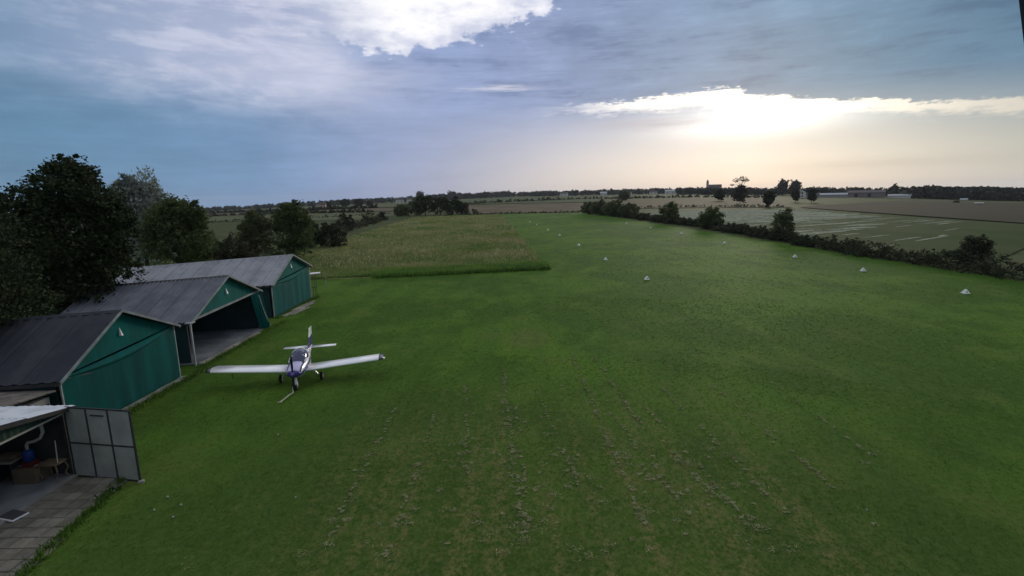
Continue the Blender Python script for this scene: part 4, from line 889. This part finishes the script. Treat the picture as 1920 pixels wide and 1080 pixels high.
for s in (-1, 1): MB().hexa([(-13.2, s * 7.6, 12.6), (13.2, s * 7.6, 12.6), (13.2, 0, 18.1), (-13.2, 0, 18.1), (-13.2, s * 7.6, 12.9), (13.2, s * 7.6, 12.9), (13.2, 0, 18.5), (-13.2, 0, 18.5)]).build("roof", DKR, ch, local=True)
gh = empty("polytunnel", (438, 500, tz(438, 500)), R_(-40)); tag(gh, "small pale polytunnel in front of the wooded hill", "polytunnel")
MB().loft([[(s * 3, 1.9 * math.cos(a), 1.9 * math.sin(a)) for a in np.linspace(0, math.pi, 11)] for s in (-1, 1)]).build("plastic_cover", METAL, gh, local=True, smooth=True)
MB().box((3.04, 0, .95), (.08, 1.4, 1.9)).build("door", GREYW, gh, local=True)
wb = empty("silage_bale", (255.9, 282.5, tz(255.9, 282.5) + .3), R_(-40)); tag(wb, "white wrapped bale row lying on the ploughed field at the right", "bale")
for i in range(3): MB().tube([(-1.9 + 1.3 * i, 0, .5), (-.65 + 1.3 * i, 0, .5)], [.5, .5], 12).build("bale", PALEW, wb, local=True, smooth=True)
tree("bush", 283, 327.7, [(0, 0, .7, 2.0, 1.2, .8)], 200, .7, F_DARK, "low dark heap of scrub on the ploughed field left of the white bales", "bush", trunk=.06, seed=140, limbs=2)

# ------------------------------------------------------------------ ground cover
def blades(pts, h, w, seed, per=4, spread=.5):
    """pts (n,2); h,w (n,) -> tufts of tapering blades"""
    g_ = np.random.default_rng(seed); n = len(pts); N = n * per
    b_ = np.repeat(pts, per, 0) + g_.normal(size=(N, 2)) * np.repeat(w, per)[:, None] * 1.2
    hh = np.repeat(h, per) * g_.uniform(.55, 1.2, N); ww = np.repeat(w, per) * g_.uniform(.6, 1.2, N)
    a = g_.uniform(0, 2 * math.pi, N); ln = hh * spread * g_.uniform(.1, 1, N); la = g_.uniform(0, 2 * math.pi, N)
    z = terr(b_[:, 0], b_[:, 1]) + .02
    d_ = np.stack([np.cos(a), np.sin(a)], -1) * ww[:, None] * .5
    V = np.empty((N, 3, 3)); V[:, 0, :2] = b_ - d_; V[:, 1, :2] = b_ + d_; V[:, 0, 2] = V[:, 1, 2] = z
    V[:, 2, :2] = b_ + np.stack([np.cos(la), np.sin(la)], -1) * ln[:, None]; V[:, 2, 2] = z + hh
    return V.reshape(-1, 3), np.arange(3 * N).reshape(N, 3)
T_GREEN = folmat("turf_blades", (.068, .140, .022), (.100, .175, .030), .30, .5); T_DRY = folmat("dry_blades", (.115, .115, .045), (.080, .095, .035), .5, .15)
# short turf, denser close to the mast
g_ = np.random.default_rng(21); P = []
for d0, d1, dens in ((10, 18, 90), (18, 28, 50), (28, 45, 18), (45, 60, 6), (60, 80, 2.5), (80, 110, .8)):
    area = (d1 ** 2 - d0 ** 2) * .5 * math.radians(96); n = int(area * dens)
    r_ = np.sqrt(g_.uniform(d0 ** 2, d1 ** 2, n)); a = np.radians(g_.uniform(-48, 48, n)); P.append(np.stack([r_ * np.sin(a), r_ * np.cos(a)], -1))
P = np.concatenate(P); x, y = P[:, 0], P[:, 1]
ok = (x < 47) & ~((y < 16.2) & (x < -12.1 - .15 * (y - 9.5))) & ~((x < -16.9)) & ~((y > 57) & (x < 4.6 - .049 * (y - 62)))
ok &= ~((x < -14.7) & (y < 16.3))
P = P[ok]; r_ = np.hypot(P[:, 0], P[:, 1])
V, F = blades(P, .034 + .0004 * r_, .014 + .0007 * r_, 22, 4, 1.3)
tag(np_mesh("grass_tufts", V, F, T_GREEN), kind='stuff')
# tall meadow grass
def quadpts(c, n, seed):
    g2 = np.random.default_rng(seed); c = np.array(c, float); u = g2.uniform(0, 1, n)[:, None]; v = (g2.uniform(0, 1, n) ** 1.7)[:, None]
    return (c[0] * (1 - u) + c[1] * u) * (1 - v) + (c[3] * (1 - u) + c[2] * u) * v
MQ = [(-34, 56.5), (4.5, 62.0), (-4.2, 238), (-44, 238)]
M_G = folmat("meadow_green", (.11, .20, .045), (.21, .25, .085), .06, .45); M_O = folmat("meadow_olive", (.30, .27, .135), (.145, .20, .06), .055, .45); M_S = folmat("meadow_straw", (.46, .41, .26), (.24, .26, .11), .07, .45)
lump = np.random.default_rng(9); bl = lump.uniform(0, 1, (60, 3)) * ((50, 190, 1)) + (-45, 55, 0)
for nm, m, n, h, sd, sp in (("tall_meadow_grass", M_G, 36000, .55, 61, 1.0), ("tall_meadow_grass", M_O, 26000, .60, 62, .95), ("seeding_grass", M_S, 9000, .66, 63, .9)):
    Q = quadpts(MQ, n, sd); dd = np.min(np.hypot((Q[:, None, 0] - bl[None, :, 0]) / 5.5, (Q[:, None, 1] - bl[None, :, 1]) / 7.0) + bl[None, :, 2] * .4, 1)
    keep = {61: dd < 9, 62: (dd > .35) & (Q[:, 1] > 64.5), 63: (dd > .75) & (Q[:, 1] > 66)}[sd]; keep &= ~((Q[:, 0] > 4.55 - .0495 * (Q[:, 1] - 62) - .9 - .9 * np.sin(Q[:, 1] * .55) - .7 * np.sin(Q[:, 1] * 1.7)) & (np.sin(Q[:, 0] * 9 + Q[:, 1] * 5) > -.55)); keep &= ~((Q[:, 0] < -16.5) & (Q[:, 1] < 57.5))
    Q = Q[keep]; r_ = np.hypot(Q[:, 0], Q[:, 1]); hv = h * (.75 + .5 * np.exp(-dd[keep] ** 2))
    V, F = blades(Q, hv, .05 + .0011 * r_, sd + 10, 4, sp)
    tag(np_mesh(nm, V, F, m), kind='stuff')
g_ = np.random.default_rng(64); Q = np.stack([g_.uniform(-16, 4.6, 5200), g_.uniform(0, 1, 5200)], -1); Q[:, 1] = 57.9 + (Q[:, 0] + 16) * .2 + Q[:, 1] ** 1.5 * 5.0
V, F = blades(Q, g_.uniform(.35, .75, 5200), np.full(5200, .10), 65, 4, .8)
tag(np_mesh("green_margin_grass", V, F, folmat("margin_grass", (.13, .25, .045), (.085, .17, .04), .25, .45)), kind='stuff')
# weeds along the feet of the hangars and the paving
Q = np.concatenate([np.stack([g_.normal(-16.85, .12, 500), g_.uniform(18.7, 27, 500)], -1), np.stack([g_.normal(-17.2, .14, 400), g_.uniform(27, 38, 400)], -1), np.stack([g_.normal(-18.25, .14, 500), g_.uniform(38.6, 47.5, 500)], -1)])
y_ = g_.uniform(9.6, 15.7, 420); Q = np.concatenate([Q, np.stack([-12.02 - (y_ - 9.5) * .157 + g_.normal(.03, .07, 420), y_], -1)])
V, F = blades(Q, g_.uniform(.06, .24, len(Q)), np.full(len(Q), .05), 66, 5, .8)
tag(np_mesh("edge_weeds", V, F, T_GREEN), kind='stuff')
# wisps of mown hay left in rows on the strip
g_ = np.random.default_rng(31); C = []
rows = HAYROWS
for (xa, ya), (xb, yb), n, sp_ in rows:
    sp_ *= 1.5; n = int(n * .40); t = g_.uniform(0, 1, n) ** .8; C.append(np.stack([xa + (xb - xa) * t + g_.normal(size=n) * sp_, ya + (yb - ya) * t + g_.normal(size=n) * .12], -1))
LN = []
for (xa, ya), (xb, yb), n, sp_ in rows:      # thin straight lines of dropped clippings
    k = int(abs(ya - yb) * 11); t = g_.uniform(0, 1, k); y_ = ya + 4 + (yb - ya - 4) * t; x_ = xa + (xb - xa) * t + g_.normal(size=k) * .035 + .04 * np.sin(y_ * 2.1)
    q_ = np.sin(y_ * 1.3 + xa * 7) + np.sin(y_ * 3.1 + xa) > -.7; LN.append(np.stack([x_, y_], -1)[q_])
C.append(np.stack([g_.uniform(-3, 7, 70), g_.uniform(11.4, 17.5, 70)], -1)); C.append(np.stack([g_.uniform(-9, 12, 40), g_.uniform(11.4, 32, 40)], -1)); C.append(np.array([(-1.0, 33.6), (-.75, 33.5), (-1.2, 33.65), (-.9, 33.7)]))
nC = sum(len(q) for q in C); C = np.concatenate(C + LN); per = 18; N = len(C) * per; size = g_.gamma(1.6, .034, len(C)) + .02; size[nC:] = g_.uniform(.008, .024, len(C) - nC)
b_ = np.repeat(C, per, 0) + g_.normal(size=(N, 2)) * np.repeat(size, per)[:, None] * (1.1, 1.0); L = g_.uniform(.04, .13, N); a = g_.uniform(0, 6.283, N)
dir_ = np.stack([np.cos(a), np.sin(a), g_.uniform(-.25, .25, N)], -1); zc = .05 + np.abs(g_.normal(size=N)) * np.repeat(size, per) * .20
ctr_ = np.concatenate([b_, zc[:, None]], 1); side = np.stack([-np.sin(a), np.cos(a), g_.uniform(-.6, .6, N)], -1) * .008
V = np.stack([ctr_ - dir_ * L[:, None] * .5 - side, ctr_ + dir_ * L[:, None] * .5 - side * .4, ctr_ + dir_ * L[:, None] * .5 + side * .4, ctr_ - dir_ * L[:, None] * .5 + side], 1).reshape(-1, 3)
tag(np_mesh("hay_wisps", V, np.arange(4 * N).reshape(N, 4), folmat("cut_hay", (.26, .26, .14), (.16, .18, .075), 2.0, .2)), kind='stuff')
# pale cut swaths on the field beyond the hedge
g_ = np.random.default_rng(51); Vs = []; HQ = np.array([(52, 60), (112, 112), (136, 244), (56, 244)], float); base = 0; Fs = []
for k in range(900):
    v = g_.uniform(.02, 1) ** .8; u0 = g_.uniform(0, .8); u1 = min(1, u0 + g_.uniform(.03, .28)); m_ = 14
    if v < .42 and g_.uniform() < .78: continue
    u = np.linspace(u0, u1, m_)[:, None]; vv = v - .05 * (u - u0); p = (HQ[0] * (1 - u) + HQ[1] * u) * (1 - vv) + (HQ[3] * (1 - u) + HQ[2] * u) * vv
    w = g_.uniform(.14, .34) * (.4 + .6 * np.sin(np.linspace(0.1, 3.0, m_)))[:, None] * g_.uniform(.6, 1.3, (m_, 1)); z = terr(p[:, 0], p[:, 1])[:, None] + .14
    off = np.array([[-.65, .76]])
    Vv_ = np.stack([np.concatenate([p - off * w, z], 1), np.concatenate([p, z + .45 * w], 1), np.concatenate([p + off * w, z], 1)], 1); Vs.append(Vv_.reshape(-1, 3))
    i = base + np.arange(m_ * 3).reshape(m_, 3); Fs.append(np.stack([i[:-1, :-1], i[1:, :-1], i[1:, 1:], i[:-1, 1:]], -1).reshape(-1, 4)); base += m_ * 3
tag(np_mesh("hay_swaths", np.concatenate(Vs), np.concatenate(Fs), pmat("pale_swath", (.31, .32, .24), .9, (.20, .215, .14), .8, bump=.5)), kind='stuff')
# a few pale stones and scraps lying in the lawn
STN = pmat("pale_stone", (.36, .35, .32), .8)
for (x, y, lb) in STONES:
    mb = MB(); r_ = random.uniform(.018, .030)
    mb.loft([[(x + r_ * q * 1.3 * math.cos(k), y + r_ * q * math.sin(k), .04 + z) for k in np.linspace(0, 6.283, 8)[:-1]] for q, z in ((.7, 0), (1, .02), (.8, .045), (.3, .06))])
    tag(mb.build("pale_stone", STN, top_loc=(x, y, .04)), lb, "stone", "pale stones clustered beside the paving" if lb == CLUSTER else None)
# slanting pole beside the viewpoint
tag(MB().tube(POLE, [.040, .040, .045], 12).build("slanting_pole", pmat("dark_painted_pole", (.030, .034, .05), .95, (.024, .028, .038), 6, spec=0), top_loc=(float(POLE[-1][0]), float(POLE[-1][1]), 0), smooth=True), "dark slanting pole crossing the upper right corner of the view", "pole")
# air
if HAZE > 0:
    hz = MB().box((0, 2300, -15), (10800, 5900, 130)).build("haze", None) if False else None
    me = bpy.data.meshes.new("haze"); b0 = MB().box((0, 0, -2), (11000, 11000, 130)); me.from_pydata(b0.v, [], b0.f)
    hm = bpy.data.materials.new("haze_air"); hm.use_nodes = True; t = hm.node_tree; t.nodes.clear()
    pv_ = t.nodes.new("ShaderNodeVolumePrincipled"); pv_.inputs['Color'].default_value = (.86, .90, 1, 1); pv_.inputs['Density'].default_value = HAZE; pv_.inputs['Anisotropy'].default_value = .2
    ou = t.nodes.new("ShaderNodeOutputMaterial"); t.links.new(pv_.outputs[0], ou.inputs['Volume']); me.materials.append(hm)
    hz = bpy.data.objects.new("haze", me); COL.objects.link(hz); tag(hz, kind='stuff')
